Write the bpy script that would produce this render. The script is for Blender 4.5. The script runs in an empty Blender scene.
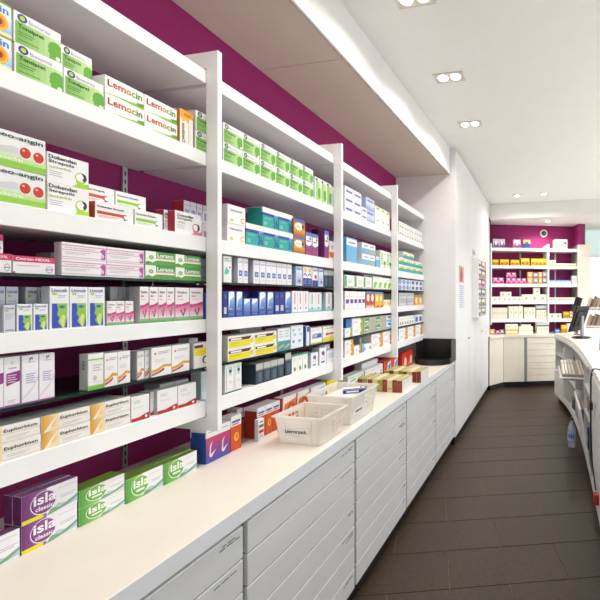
import bpy, bmesh, math, random
from mathutils import Vector, Matrix
random.seed(7)
SC = bpy.context.scene
COL = SC.collection
R = math.radians
# ------------------------------------------------------------------ camera
F, CX, HY, A = 365.0, 474.0, 296.5, R(11.16)     # focal length and principal point in pixels, horizon row, yaw
CAM_H = 1.5625
s_, c_ = math.sin(A), math.cos(A)
cam = bpy.data.cameras.new('camera')
cam.sensor_width = 36.0
cam.lens = F/600*36.0
cam.shift_x = -(CX-300)/600
cam.shift_y = (HY-300)/600
cam.clip_start = 0.02
cam_o = bpy.data.objects.new('camera', cam); COL.objects.link(cam_o)
cam_o.location = (0, 0, CAM_H); cam_o.rotation_euler = (R(90), 0, A)
SC.camera = cam_o
# ------------------------------------------------------------------ world, exposure, daylight
SC.view_settings.view_transform = 'Standard'
SC.view_settings.look = 'None'
SC.view_settings.gamma = 1.0
SC.view_settings.use_curve_mapping = False
SC.view_settings.exposure = 0.06
SC.cycles.use_denoising = True
SC.cycles.max_bounces = 10
SC.cycles.diffuse_bounces = 4
SC.cycles.transparent_max_bounces = 12
SC.cycles.sample_clamp_indirect = 6.0
W = bpy.data.worlds.new('overcast_sky'); SC.world = W; W.use_nodes = True
nt = W.node_tree; nt.nodes.clear()
_o = nt.nodes.new('ShaderNodeOutputWorld'); _b = nt.nodes.new('ShaderNodeBackground')
_g = nt.nodes.new('ShaderNodeTexGradient'); _tc = nt.nodes.new('ShaderNodeTexCoord'); _s = nt.nodes.new('ShaderNodeSeparateXYZ')
_r = nt.nodes.new('ShaderNodeValToRGB')
nt.links.new(_tc.outputs['Generated'], _s.inputs[0]); _mr = nt.nodes.new('ShaderNodeMapRange'); _mr.inputs[1].default_value = -1; nt.links.new(_s.outputs['Z'], _mr.inputs[0]); nt.links.new(_mr.outputs[0], _r.inputs[0]); nt.links.new(_r.outputs[0], _b.inputs[0])
_r.color_ramp.elements[0].color = (.50, .49, .48, 1); _r.color_ramp.elements[0].position = 0.44
_r.color_ramp.elements[1].color = (.93, .97, 1.0, 1); _r.color_ramp.elements[1].position = 0.56
_b.inputs['Strength'].default_value = 2.9
nt.links.new(_b.outputs[0], _o.inputs[0])
nt.nodes.remove(_g)
LAMP_W = 5.8           # watts of one ceiling halogen pair

# ------------------------------------------------------------------ materials
def lin(h):
    h = h.lstrip('#'); v = [int(h[i:i+2], 16)/255 for i in (0, 2, 4)]
    return tuple(x/12.92 if x <= .04045 else ((x+.055)/1.055)**2.4 for x in v)
_M = {}
def mat(col, rough=.5, kind='plain', metal=0., name=None):
    key = (col, rough, kind, metal)
    if key in _M: return _M[key]
    m = bpy.data.materials.new(name or 'mat_'+col.strip('#')+'_'+kind); m.use_nodes = True
    n = m.node_tree; p = n.nodes['Principled BSDF']
    c = lin(col)
    p.inputs['Base Color'].default_value = (*c, 1); p.inputs['Roughness'].default_value = rough; p.inputs['Metallic'].default_value = metal
    if kind != 'plain':
        tc = n.nodes.new('ShaderNodeTexCoord'); nz = n.nodes.new('ShaderNodeTexNoise')
        n.links.new(tc.outputs['Object'], nz.inputs['Vector'])
        scale, amt, bump = {'laminate': (6, .03, .015), 'paint': (9, .012, .03), 'stone': (38, .35, .35), 'card': (20, .04, .02), 'grout': (60, .5, .1)}[kind]
        nz.inputs['Scale'].default_value = scale; nz.inputs['Detail'].default_value = 4
        rp = n.nodes.new('ShaderNodeMapRange'); rp.inputs[1].default_value = .3; rp.inputs[2].default_value = .7
        rp.inputs[3].default_value = 1-amt; rp.inputs[4].default_value = 1+amt*.6
        n.links.new(nz.outputs['Fac'], rp.inputs[0])
        mx = n.nodes.new('ShaderNodeVectorMath'); mx.operation = 'SCALE'; mx.inputs[0].default_value = c
        n.links.new(rp.outputs[0], mx.inputs['Scale']); n.links.new(mx.outputs[0], p.inputs['Base Color'])
        nz2 = n.nodes.new('ShaderNodeTexNoise'); nz2.inputs['Scale'].default_value = scale*9; nz2.inputs['Detail'].default_value = 5
        n.links.new(tc.outputs['Object'], nz2.inputs['Vector'])
        bp = n.nodes.new('ShaderNodeBump'); bp.inputs['Strength'].default_value = bump; bp.inputs['Distance'].default_value = .004
        n.links.new(nz2.outputs['Fac'], bp.inputs['Height']); n.links.new(bp.outputs[0], p.inputs['Normal'])
    _M[key] = m
    return m
def emit(col, st, name):
    m = bpy.data.materials.new(name); m.use_nodes = True; p = m.node_tree.nodes['Principled BSDF']
    p.inputs['Emission Color'].default_value = (*lin(col), 1); p.inputs['Emission Strength'].default_value = st
    return m
def clear(col, alpha, rough, name, trans=True):
    m = bpy.data.materials.new(name); m.use_nodes = True; n = m.node_tree; p = n.nodes['Principled BSDF']
    p.inputs['Base Color'].default_value = (*lin(col), 1); p.inputs['Roughness'].default_value = rough
    t = n.nodes.new('ShaderNodeBsdfTransparent'); mx = n.nodes.new('ShaderNodeMixShader'); mx.inputs[0].default_value = alpha
    t.inputs[0].default_value = (*[x**.25 for x in lin(col)], 1)
    n.links.new(t.outputs[0], mx.inputs[1]); n.links.new(p.outputs[0], mx.inputs[2]); n.links.new(mx.outputs[0], n.nodes['Material Output'].inputs[0])
    return m
def milky(col, alpha, name):
    m = clear(col, alpha, .35, name); n = m.node_tree; p = n.nodes['Principled BSDF']
    t = n.nodes.new('ShaderNodeBsdfTranslucent'); t.inputs[0].default_value = (*lin(col), 1)
    mx = n.nodes.new('ShaderNodeMixShader'); mx.inputs[0].default_value = .5
    top = next(l for l in n.links if l.from_node == p); to = top.to_socket
    n.links.new(p.outputs[0], mx.inputs[1]); n.links.new(t.outputs[0], mx.inputs[2]); n.links.new(mx.outputs[0], to)
    return m
WHITE = mat('#f3f2f4', .38, 'laminate'); EDGE = mat('#e2e3e8', .38, 'laminate'); DRAWER = mat('#d8d8da', .38, 'laminate'); CREAM = mat('#eee5da', .3, 'laminate')
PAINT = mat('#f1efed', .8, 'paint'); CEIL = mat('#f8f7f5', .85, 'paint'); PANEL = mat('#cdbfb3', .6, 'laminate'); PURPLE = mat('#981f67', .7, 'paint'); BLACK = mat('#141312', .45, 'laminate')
TILE = mat('#382b1c', .42, 'stone'); GROUT = mat('#7a6648', .9, 'grout'); GREY = mat('#8d8c8a', .5, 'laminate')
STEEL = mat('#b5b5b8', .35, 'laminate', .8); BEIGE = mat('#f0e6d8', .45, 'laminate'); DARK = mat('#1b1b1d', .35, 'laminate')
GLASS_SHELF = clear('#1d3a32', .62, .08, 'smoked_shelf_glass'); PANE = clear('#e8f4f4', .08, .03, 'window_glass')
PLASTIC = milky('#fcf9f5', .70, 'frosted_plastic'); PET = clear('#dfeaf5', .35, .1, 'clear_bottle_plastic')

# ------------------------------------------------------------------ object helpers
def link(name, mesh, parent=None):
    o = bpy.data.objects.new(name, mesh); COL.objects.link(o)
    if parent: o.parent = parent
    return o
def tag(o, label=None, cat=None, group=None, kind=None):
    if label: o['label'] = label
    if cat: o['category'] = cat
    if group: o['group'] = group
    if kind: o['kind'] = kind
    return o
def empty(name, loc=(0, 0, 0), rz=0):
    o = bpy.data.objects.new(name, None); COL.objects.link(o); o.location = loc; o.rotation_euler = (0, 0, rz); o.empty_display_size = .05
    return o
class MB:
    """collects boxes, prisms, tubes, lathes; build() links them as ONE mesh object"""
    def __init__(s): s.bm = bmesh.new(); s.mats = []
    def mi(s, m):
        if m not in s.mats: s.mats.append(m)
        return s.mats.index(m)
    def poly(s, vs, faces, m):
        b = [s.bm.verts.new(v) for v in vs]; i = s.mi(m)
        out = []
        for f in faces:
            try: fc = s.bm.faces.new([b[k] for k in f])
            except ValueError: continue
            fc.material_index = i; out.append(fc)
        return b, out
    def box(s, x0, y0, z0, x1, y1, z1, m, bev=0., M=None):
        vs = [Vector((x, y, z)) for z in (z0, z1) for (x, y) in ((x0, y0), (x1, y0), (x1, y1), (x0, y1))]
        if M is not None: vs = [M @ v for v in vs]
        b, fs = s.poly(vs, ((3, 2, 1, 0), (4, 5, 6, 7), (0, 1, 5, 4), (1, 2, 6, 5), (2, 3, 7, 6), (3, 0, 4, 7)), m)
        if bev > 0:
            es = list({e for f in fs for e in f.edges})
            bmesh.ops.bevel(s.bm, geom=es, offset=bev, segments=1, affect='EDGES', profile=.5)
        return s
    def prism(s, pts, z0, z1, m, M=None):
        n = len(pts)
        vs = [Vector((x, y, z0)) for x, y in pts]+[Vector((x, y, z1)) for x, y in pts]
        if M is not None: vs = [M @ v for v in vs]
        s.poly(vs, [tuple(range(n-1, -1, -1)), tuple(range(n, 2*n))]+[(i, (i+1) % n, n+(i+1) % n, n+i) for i in range(n)], m)
        return s
    def lathe(s, prof, m, M=None, n=20, cap=True):
        vs = []
        for r, z in prof:
            for k in range(n):
                a = 2*math.pi*k/n; v = Vector((r*math.cos(a), r*math.sin(a), z)); vs.append(M @ v if M is not None else v)
        fs = []
        for j in range(len(prof)-1):
            for k in range(n):
                k2 = (k+1) % n; fs.append((j*n+k, j*n+k2, (j+1)*n+k2, (j+1)*n+k))
        if cap:
            fs.append(tuple(range(n-1, -1, -1))); fs.append(tuple((len(prof)-1)*n+k for k in range(n)))
        _, out = s.poly(vs, fs, m)
        for f in out: f.smooth = len(f.verts) == 4
        return s
    def tube(s, pts, r, m, n=8):
        pts = [Vector(p) for p in pts]; rings = []
        for i, p in enumerate(pts):
            t = (pts[min(i+1, len(pts)-1)]-pts[max(i-1, 0)]).normalized()
            u = t.cross(Vector((0, 0, 1)) if abs(t.z) < .9 else Vector((1, 0, 0))).normalized(); v = t.cross(u)
            rings.append([p+u*r*math.cos(2*math.pi*k/n)+v*r*math.sin(2*math.pi*k/n) for k in range(n)])
        vs = [v for q in rings for v in q]; fs = []
        for j in range(len(rings)-1):
            for k in range(n): fs.append((j*n+k, j*n+(k+1) % n, (j+1)*n+(k+1) % n, (j+1)*n+k))
        fs += [tuple(range(n-1, -1, -1)), tuple((len(rings)-1)*n+k for k in range(n))]
        _, out = s.poly(vs, fs, m)
        for f in out: f.smooth = len(f.verts) == 4
        return s
    def mesh(s, name):
        me = bpy.data.meshes.new(name); bmesh.ops.recalc_face_normals(s.bm, faces=s.bm.faces); s.bm.to_mesh(me); s.bm.free()
        for m in s.mats: me.materials.append(m)
        return me
    def build(s, name, parent=None): return link(name, s.mesh(name), parent)
def bx(name, x0, y0, z0, x1, y1, z1, m, parent=None, bev=0.):
    return MB().box(x0, y0, z0, x1, y1, z1, m, bev).build(name, parent)
# pixel column of the photograph -> distance along a surface that stands at a known place
def Yof(px, X):
    k = (px-CX)/F
    return -X*(c_+k*s_)/(s_-k*c_)

# ------------------------------------------------------------------ the room
XW, ZC = -1.60, 3.125            # left wall, ceiling
XF = -0.946                     # front of the low drawer units
YE = 3.72                       # where shelves and worktop meet the tall cabinet
def struct(o): o['kind'] = 'structure'; return o
fl = struct(bx('floor', XW, -2.6, -.06, 4.6, 9.0, -.004, GROUT))
def tile_floor():
    ta = R(17.1); t = Vector((-math.sin(ta), math.cos(ta), 0)); c = Vector((math.cos(ta), math.sin(ta), 0))
    L, Wd, g = .655, .2955, .0045
    b = MB(); b.box(g/2, g/2, -.004, L-g/2, Wd-g/2, 0, TILE, .0012); me = b.mesh('tile')
    n = 0
    for k in range(-6, 20):
        t0 = 1.952+Wd*k; off = .073 if k % 2 == 0 else .073-L/2
        for j in range(-6, 9):
            p = c*(off+L*j)+t*t0; q = p+c*L/2+t*Wd/2
            if -1.45 < q.x < .75 and .2 < q.y < 6.9:
                o = link('tile', me, fl); o.location = p; o.rotation_euler = (R(random.uniform(-.06, .06)), R(random.uniform(-.04, .04)), ta); n += 1
tile_floor()
struct(bx('floor_bounce', 1.02, -2.59, -.0035, 4.59, 7.6, .001, mat('#cfc8bc', .5, 'laminate')))  # unseen pale floor sheet, added to bounce light up to the ceiling
ce = struct(bx('ceiling', XW, -2.6, ZC, 4.6, 9.0, ZC+.1, CEIL))
wl = struct(bx('wall_left', XW-.12, -2.6, -.06, XW, 9.0, ZC+.1, PURPLE))
wf = struct(MB().box(XW, -2.72, -.06, .30, -2.6, ZC+.1, PAINT).build('wall_front'))
# street side: piers, plinth wall, lintel and panes
def window_wall(name, p0, p1, z0, z1, n):
    p0 = Vector((*p0, 0)); p1 = Vector((*p1, 0)); e = (p1-p0); L = e.length; ang = math.atan2(e.y, e.x)
    M = Matrix.Translation(p0) @ Matrix.Rotation(ang, 4, 'Z')
    w = MB()
    if z0 > 0: w.box(0, 0, -.06, L, .12, z0, PAINT, M=M)
    w.box(0, 0, z1, L, .12, ZC+.1, PAINT, M=M)
    o = struct(w.build('window_%s' % name))
    step = L/n
    for i in range(n+1):
        x = min(max(i*step, .03), L-.03); MB().box(x-.03, .02, z0, x+.03, .10, z1, WHITE, M=M).build('mullion', o)
    MB().box(.06, .03, z1-.56, L-.06, .09, z1-.51, WHITE, M=M).build('transom', o)
    for i in range(n):
        MB().box(i*step+.03, .055, z0, (i+1)*step-.03, .063, z1-.56, PANE, M=M).build('pane', o)
        MB().box(i*step+.03, .055, z1-.51, (i+1)*step-.03, .063, z1, clear('#d3e6e2', .6, .25, 'frosted_transom_glass'), M=M).build('pane', o)
    return o
BD = R(18.4); be = Vector((math.cos(BD), math.sin(BD), 0)); bn = Vector((-math.sin(BD), math.cos(BD), 0))   # back shelving line, and into the wall
S0 = Vector((-.971, 6.38, 0))
def bp(t, n, z=0): return S0+be*t+bn*n+Vector((0, 0, z))
MB_ = Matrix.Translation(S0) @ Matrix.Rotation(BD, 4, 'Z')
struct(MB().box(-.62, .28, -.06, 1.73, .38, ZC+.1, PURPLE, M=MB_).build('wall_back'))
p = bp(1.76, .30); q = bp(6.0, .30)
window_wall('1', (p.x, p.y), (4.6, p.y+(4.6-p.x)*math.tan(BD)), .12, 2.88, 4)
window_wall('2', (4.6, 8.4), (4.6, 1.6), .12, 2.88, 5)
window_wall('3', (4.6, -2.6), (.305, -2.6), .9, 2.88, 4)  # unseen window, added so light reaches faces turned to the camera
struct(bx('wall_right_blocker', 4.6, -2.7, -.06, 4.72, 1.595, ZC+.1, PAINT))  # unseen wall, made solid here to cut low daylight near the camera
struct(MB().box(1.63, -.02, 2.45, 1.73, .278, 2.884, PURPLE, M=MB_).build('trim_2'))
struct(MB().box(1.735, -.02, 2.45, 1.757, .35, 2.884, mat('#5d746c', .2, 'laminate'), M=MB_).build('trim_3'))
# soffit over the shelves: panels with open joints
ox = lambda y: -1.128+.0372*y            # the soffit's outer edge is not quite parallel to the wall
so = struct(MB().prism([(XW+.001, -1.2), (ox(-1.2)-.014, -1.2), (ox(YE)-.014, YE-.002), (XW+.001, YE-.002)], 2.862, ZC-.001, WHITE).build('trim_1'))
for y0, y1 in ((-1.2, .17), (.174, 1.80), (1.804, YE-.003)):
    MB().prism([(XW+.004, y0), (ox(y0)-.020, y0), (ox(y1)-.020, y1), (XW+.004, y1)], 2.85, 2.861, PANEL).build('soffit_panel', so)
for y0, y1 in ((-1.2, .6), (.603, 2.196), (2.199, YE-.003)):
    MB().prism([(ox(y0)-.0135, y0), (ox(y0), y0), (ox(y1), y1), (ox(y1)-.0135, y1)], 2.85, ZC-.002, WHITE).build('fascia_panel', so)
# beam and lowered ceiling before the back shelves
bm_ = struct(bx('trim_4', -.93, 6.13, 2.87, 4.55, 6.23, ZC-.001, PAINT))
struct(MB().prism([(-.93, 6.231), (4.55, 6.231), (4.55, 8.2), (.66, 7.19), (-1.0, 6.64)], 2.885, 2.95, PAINT).build('ceiling_niche'))
struct(MB().prism([(-.955, 5.94), (-.935, 5.94), (-.975, 6.375), (-.995, 6.375)], .905, 2.884, WHITE).build('trim_5'))
struct(MB().prism([(-.955, 5.94), (-.931, 5.94), (-.931, 6.128), (-.955, 6.128)], 2.886, ZC-.001, WHITE).build('trim_6'))
# ------------------------------------------------------------------ ceiling lights
BULB = emit('#fff4e0', 9.0, 'halogen_glow')
def lamp(loc, w, size=.07, col=(1, .955, .89)):  # lamp disk, shared by the halogens and the added fill lights
    l = bpy.data.lights.new('halogen', 'AREA'); l.shape = 'DISK'; l.size = size; l.energy = w; l.color = col; l.spread = R(150)
    o = bpy.data.objects.new('halogen_or_fill_lamp', l); COL.objects.link(o); o.location = loc; return o
def twin_light(x, y, i, vis):
    z = ZC
    t = empty('ceiling_light', (x, y, z))
    b = MB()
    for (x0, y0, x1, y1) in ((-.110, -.055, .110, -.045), (-.105, .045, .105, .055), (-.105, -.045, -.095, .045), (.095, -.045, .105, .045)):
        b.box(x0, y0, -.006, x1, y1, -.0005, mat('#d9d4cc', .4, 'laminate'))
    b.box(-.095, -.045, -.003, .095, .045, -.0006, mat('#d8d2c8', .3, 'plain'))
    b.build('frame', t)
    for sx in (-.046, .046):
        MB().lathe([(.034, -.0035), (.032, -.008), (.02, -.010), (.004, -.0105)], BULB, Matrix.Translation((sx, 0, 0)), 20).build('bulb', t)
    l = lamp((0, 0, -.02), LAMP_W, .09); l.parent = t
    tag(t, ['square twin halogen downlight above the near aisle, cut by the picture edge', 'square twin halogen downlight, second from the tall cabinet, above the aisle', 'square twin halogen downlight closest to the tall white cabinet'][i] if vis else 'square twin halogen downlight above the aisle, %s the first shelf upright' % ('just before' if i else 'well before'), 'ceiling light', 'twin halogen downlights in a row')
for i, y in enumerate((1.81, 2.515, 3.235)): twin_light(-.675, y, i, True)
for i, y in enumerate((.40, 1.105)): twin_light(-.675, y, i, False)
for i, (x, y) in enumerate(((-.44, 5.66), (-.03, 5.64), (.03, 6.50))):
    t = empty('ceiling_spot', (x, y, ZC if i < 2 else 2.885))
    MB().lathe([(.066, -.0005), (.066, -.008), (.05, -.010), (.05, -.004), (.045, -.004)], STEEL, None, 24, False).build('rim', t)
    MB().lathe([(.048, -.004), (.04, -.010), (.004, -.012)], BULB, None, 20).build('bulb', t)
    l = lamp((0, 0, -.03), LAMP_W*(.9, .9, 2.4)[i], .08); l.parent = t
    tag(t, 'small round ceiling spot %s' % ('beside the tall white cabinet, before the beam', 'over the counter end, before the beam', 'in the lowered ceiling above the back shelving')[i], 'ceiling light', 'round ceiling spots before the beam')
for i, (x, y) in enumerate(((1.9, 2.2), (1.9, 4.2), (3.2, 3.2), (3.2, 5.6))):        # unseen fill lights, added beyond the counter to brighten ceiling and shelf fronts
    t = empty('fill_panel_light', (x, y, ZC)); bx('frame', -.31, -.31, -.012, .31, .31, -.0005, STEEL, t, .002)
    l = lamp((0, 0, -.03), LAMP_W*7, .5, (.97, .985, 1)); l.parent = t
    tag(t, 'added square fill light over the shop floor, %s' % ('near the entrance', 'by the counter end', 'in the middle of the shop', 'by the back window')[i], 'ceiling light', 'added shop floor fill lights')

# ------------------------------------------------------------------ left wall shelving
XL, XP = -1.276, -1.224         # shelf lip, upright front
BOARD = {'top': (2.377, 2.428), 'second': (2.063, 2.113), 'third': (1.734, 1.790), 'fourth': (1.425, 1.475), 'bottom': (1.1045, 1.1625)}
GLASSZ = {'upper glass': (1.612, 1.620), 'lower glass': (1.284, 1.292)}
UP = (-.516, .337, 1.190, 2.045, 2.895)
sh = tag(empty('wall_shelving', (XW, UP[0], 1.05)), 'long white wall shelving with uprights, thick boards and glass shelves on purple wall', 'shelving')
def child(o, par):
    o.parent = par; o.matrix_parent_inverse = Matrix.Translation(-Vector(par.location)); return o
for y in UP:
    child(MB().prism([(XW+.001, 2.498), (XW+.001, 2.436), (XL+.001, 2.436), (XL+.001, 1.098), (XW+.001, 1.098), (XW+.001, 1.05), (XP, 1.05), (XP, 2.498)], y-.018, y, WHITE, Matrix(((1, 0, 0, 0), (0, 0, 1, 0), (0, 1, 0, 0), (0, 0, 0, 1)))).build('upright'), sh)
for i, y in enumerate(UP):
    y1 = (UP[i+1]-.018) if i < 4 else YE-.001
    for z0, z1 in BOARD.values():
        child(MB().box(XW+.001, y+.0005, z0, XL, y1-.0005, z1, WHITE, .0015).build('shelf_board'), sh)
    for z0, z1 in GLASSZ.values():
        child(MB().box(XW+.012, y+.0025, z0, XL-.004, y1-.0025, z1, GLASS_SHELF, .001).build('glass_shelf'), sh)
        for yy in (y+.003, y1-.015):
            child(MB().box(XW+.03, yy, z0-.005, XL-.03, yy+.012, z0-.0002, STEEL).build('shelf_pin'), sh)
    ym = y+.783
    for z0, z1 in ((2.114, 2.376), (1.791, 2.062), (1.476, 1.733), (1.163, 1.424), (.905, 1.104)):
        b = MB().box(XW+.0005, ym-.008, z0, XW+.009, ym+.008, z1, STEEL)
        for k in range(int((z1-z0)/.032)): b.box(XW+.009, ym-.002, z0+.012+k*.032, XW+.0098, ym+.002, z0+.030+k*.032, DARK)
        child(b.build('wall_rail'), sh)
    for z0, z1 in GLASSZ.values():
        child(MB().prism([(0, 0), (.13, .0), (.13, .008), (0, .05)], -.003, .003, STEEL, Matrix.Translation((XW+.01, ym, z0-.0003)) @ Matrix.Rotation(R(90), 4, 'X') @ Matrix.Scale(-1, 4, (0, 1, 0))).build('bracket'), sh)

# ------------------------------------------------------------------ low drawer units and worktop
wt = tag(bx('worktop', XW+.001, -.52, .846, XF+.006, YE-.002, .90, CREAM, None, .0015), 'long cream worktop over the white drawer units, under the wall shelving', 'worktop')
wt.data.materials.append(EDGE)
for p_ in wt.data.polygons:
    if p_.normal.x > .9 and abs(p_.center.x-(XF+.006)) < .002: p_.material_index = 1
EDG = (-.51, .322, 1.007, 1.697, 2.387, 3.072, 3.715)
INK = mat('#6d7482', .6, 'plain')
wordpos = ('drawer unit before the picture edge, out of view', 'drawer unit cut by the picture edge, before the basket one', 'drawer unit under the two plastic baskets', 'drawer unit under the striped booklet rows', 'drawer unit beyond the striped booklet rows', 'last drawer unit, against the tall white cabinet')
for i in range(6):
    y0, y1 = EDG[i]+.009, EDG[i+1]-.009
    u = tag(empty('drawer_unit', (XF, y0, 0)), 'white seven-drawer '+wordpos[i], 'drawer unit', 'white drawer units under the worktop')
    b = MB(); b.box(XW+.003, EDG[i]+.001, .085, XF-.022, EDG[i+1]-.001, .8455, GREY); child(b.build('carcass'), u)
    child(MB().box(XW+.05, EDG[i]+.0005, .001, XF-.03, EDG[i+1]-.0005, .0845, BLACK).build('plinth'), u)
    H = (.836-.092)/7
    b = MB(); b.box(XF-.021, y0, .092+.002, XF, y1, .092+H-.003, DRAWER, .002); me = b.mesh('drawer')
    for k in range(7):
        o = child(link('drawer', me), u); o.location = (0, 0, k*H)
        # small printed slips near the upper corner
        if random.random() < .8 or k == 6:
            lb = MB(); yy = y1-.012; zz = .092+(k+1)*H-.013
            for r_ in range(random.choice((1, 1, 2, 3))):
                y2 = yy-random.uniform(.0, .02); zz -= .008
                for w_ in range(random.choice((2, 3, 4))):
                    l_ = random.uniform(.012, .03); lb.box(XF, y2-l_, zz-.002, XF+.0004, y2, zz+.002, INK); y2 -= l_+.005
            child(lb.build('printed_slip'), u)

# ------------------------------------------------------------------ tall cabinet
tc_ = tag(empty('tall_cabinet', (-.93, YE, 0)), 'tall white ceiling-high cabinet with plain doors at the end of the shelves', 'cabinet')
XT = -.93; YT = 5.93
child(MB().box(XW+.003, YE+.001, .085, XT-.021, YT, ZC-.003, WHITE, .001).build('carcass'), tc_)
child(MB().box(XT-.021+.0005, YE+.001, .085, XT, YE+.02, ZC-.003, WHITE, .001).build('end_panel'), tc_)
child(MB().box(XW+.05, YE+.01, .001, XT-.015, YT-.01, .0845, BLACK).build('plinth'), tc_)
ed = (YE+.022, 4.37, 4.82, 5.27, YT)
for i in range(4):
    d = child(MB().box(XT-.020, ed[i]+.0015, .09, XT, ed[i+1]-.0015, ZC-.02, WHITE, .0015).build('door'), tc_)
    if i in (0, 2):
        h = MB().lathe([(.011, 0), (.011, .004), (.006, .007), (.006, .018), (.010, .020), (.010, .024), (.004, .026)], STEEL, Matrix.Translation((XT+.0002, ed[i+1]-.035, 1.06)) @ Matrix.Rotation(R(90), 4, 'Y'), 14).build('knob', d)
# things fixed on its doors
n1 = tag(empty('notice', (XT, 3.96, 1.6)), 'pink photo poster taped to the tall white cabinet door', 'poster')
child(MB().box(XT+.0012, 3.86, 1.72, XT+.0022, 4.10, 1.90, mat('#d9a6a2', .5, 'card')).build('sheet'), n1)
child(MB().prism([(3.93, 1.73), (4.00, 1.73), (4.03, 1.80), (4.0, 1.88), (3.95, 1.88), (3.92, 1.80)], XT+.0023, XT+.0028, mat('#a83a5c', .5), Matrix(((0, 0, 1, 0), (1, 0, 0, 0), (0, 1, 0, 0), (0, 0, 0, 1)))).build('picture'), n1)
n2 = tag(empty('notice', (XT, 4.0, 1.5)), 'pale typed sheet taped below the pink poster', 'paper')
child(MB().box(XT+.0012, 3.88, 1.43, XT+.0020, 4.12, 1.70, mat('#e4e2ee', .6, 'card')).build('sheet'), n2)
b = MB()
for k in range(11): b.box(XT+.0020, 3.91, 1.45+k*.022, XT+.0024, 4.09-random.random()*.06, 1.456+k*.022, mat('#a9a6c4', .6))
child(b.build('lettering'), n2)
rk = tag(empty('leaflet_rack', (XT, 4.60, 1.29)), 'white leaflet rack with six pockets fixed to the tall cabinet', 'rack')
child(MB().box(XT+.001, 4.58, 1.29, XT+.085, 4.60, 2.06, WHITE, .001).build('side_panel'), rk)
child(MB().box(XT+.001, 5.20, 1.29, XT+.085, 5.22, 2.06, WHITE, .001).build('side_panel'), rk)
child(MB().box(XT+.001, 4.601, 1.29, XT+.011, 5.199, 2.10, WHITE).build('back_panel'), rk)
lc = ['#c98f9a', '#b9a27c', '#c67f92', '#8fa3a2', '#b8a88a', '#a7a88e']
lw = ('topmost', 'second', 'third', 'fourth', 'fifth', 'bottom')
for k in range(6):
    z = 1.93-k*.128
    child(MB().box(XT+.012, 4.602, z, XT+.084, 5.198, z+.006, WHITE).build('pocket_floor'), rk)
    child(MB().box(XT+.078, 4.602, z+.0065, XT+.081, 5.198, z+.035, clear('#eef2f2', .3, .1, 'pocket_acrylic')).build('pocket_front'), rk)
    for j, yy in enumerate((4.63, 4.92)):
        o = empty('leaflet', (XT+.05, yy, z+.007))
        b = MB().box(0, 0, .0, .018, .25, .108, mat(lc[k], .5, 'card')); b.box(.018, .02, .06, .0185, .23, .098, mat('#f0ece4', .5)); b.box(.018, .06, .015, .0185, .19, .05, mat(random.choice(['#7d3c55', '#5a7a66', '#b07d3c', '#4b6284']), .5))
        lf = b.build('cover', o)
        tag(o, 'stack of coloured leaflets, %s pocket of the white rack, %s half' % (lw[k], ('near', 'far')[j]), 'leaflets', 'leaflets in the white rack')
o = empty('leaflet', (XT+.002, 4.60, 2.101))
bx('cover', 0, 0, 0, .008, .15, .07, mat('#e8dfe6', .5, 'card'), o); bx('picture', .0081, .03, .01, .009, .10, .05, mat('#8c7aa8', .5), o); bx('picture', .0081, .06, .004, .0092, .12, .02, mat('#8fae3e', .5), o)
tag(o, 'small picture card standing on top of the white leaflet rack', 'card')
# ------------------------------------------------------------------ cartons: body + printed front + lettering
_TX = {}
def text_geo(txt, bold):
    if (txt, bold) in _TX: return _TX[(txt, bold)]
    cu = bpy.data.curves.new('t', 'FONT'); cu.body = txt; cu.resolution_u = 3; cu.offset = .022 if bold else 0.
    ob = bpy.data.objects.new('t', cu); me = ob.to_mesh()
    vs = [v.co.copy() for v in me.vertices]; fs = [tuple(p.vertices) for p in me.polygons]
    ob.to_mesh_clear(); bpy.data.objects.remove(ob); bpy.data.curves.remove(cu)
    x0 = min(v.x for v in vs); x1 = max(v.x for v in vs); y0 = min(v.y for v in vs); y1 = max(v.y for v in vs)
    g = ([((v.x-x0)/(x1-x0), (v.y-y0)/(y1-y0)) for v in vs], fs); _TX[(txt, bold)] = g
    return g
def mixc(a, b, t):
    a = a.lstrip('#'); b = b.lstrip('#')
    return '#'+''.join('%02x' % round(int(a[i:i+2], 16)*(1-t)+int(b[i:i+2], 16)*t) for i in (0, 2, 4))
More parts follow.
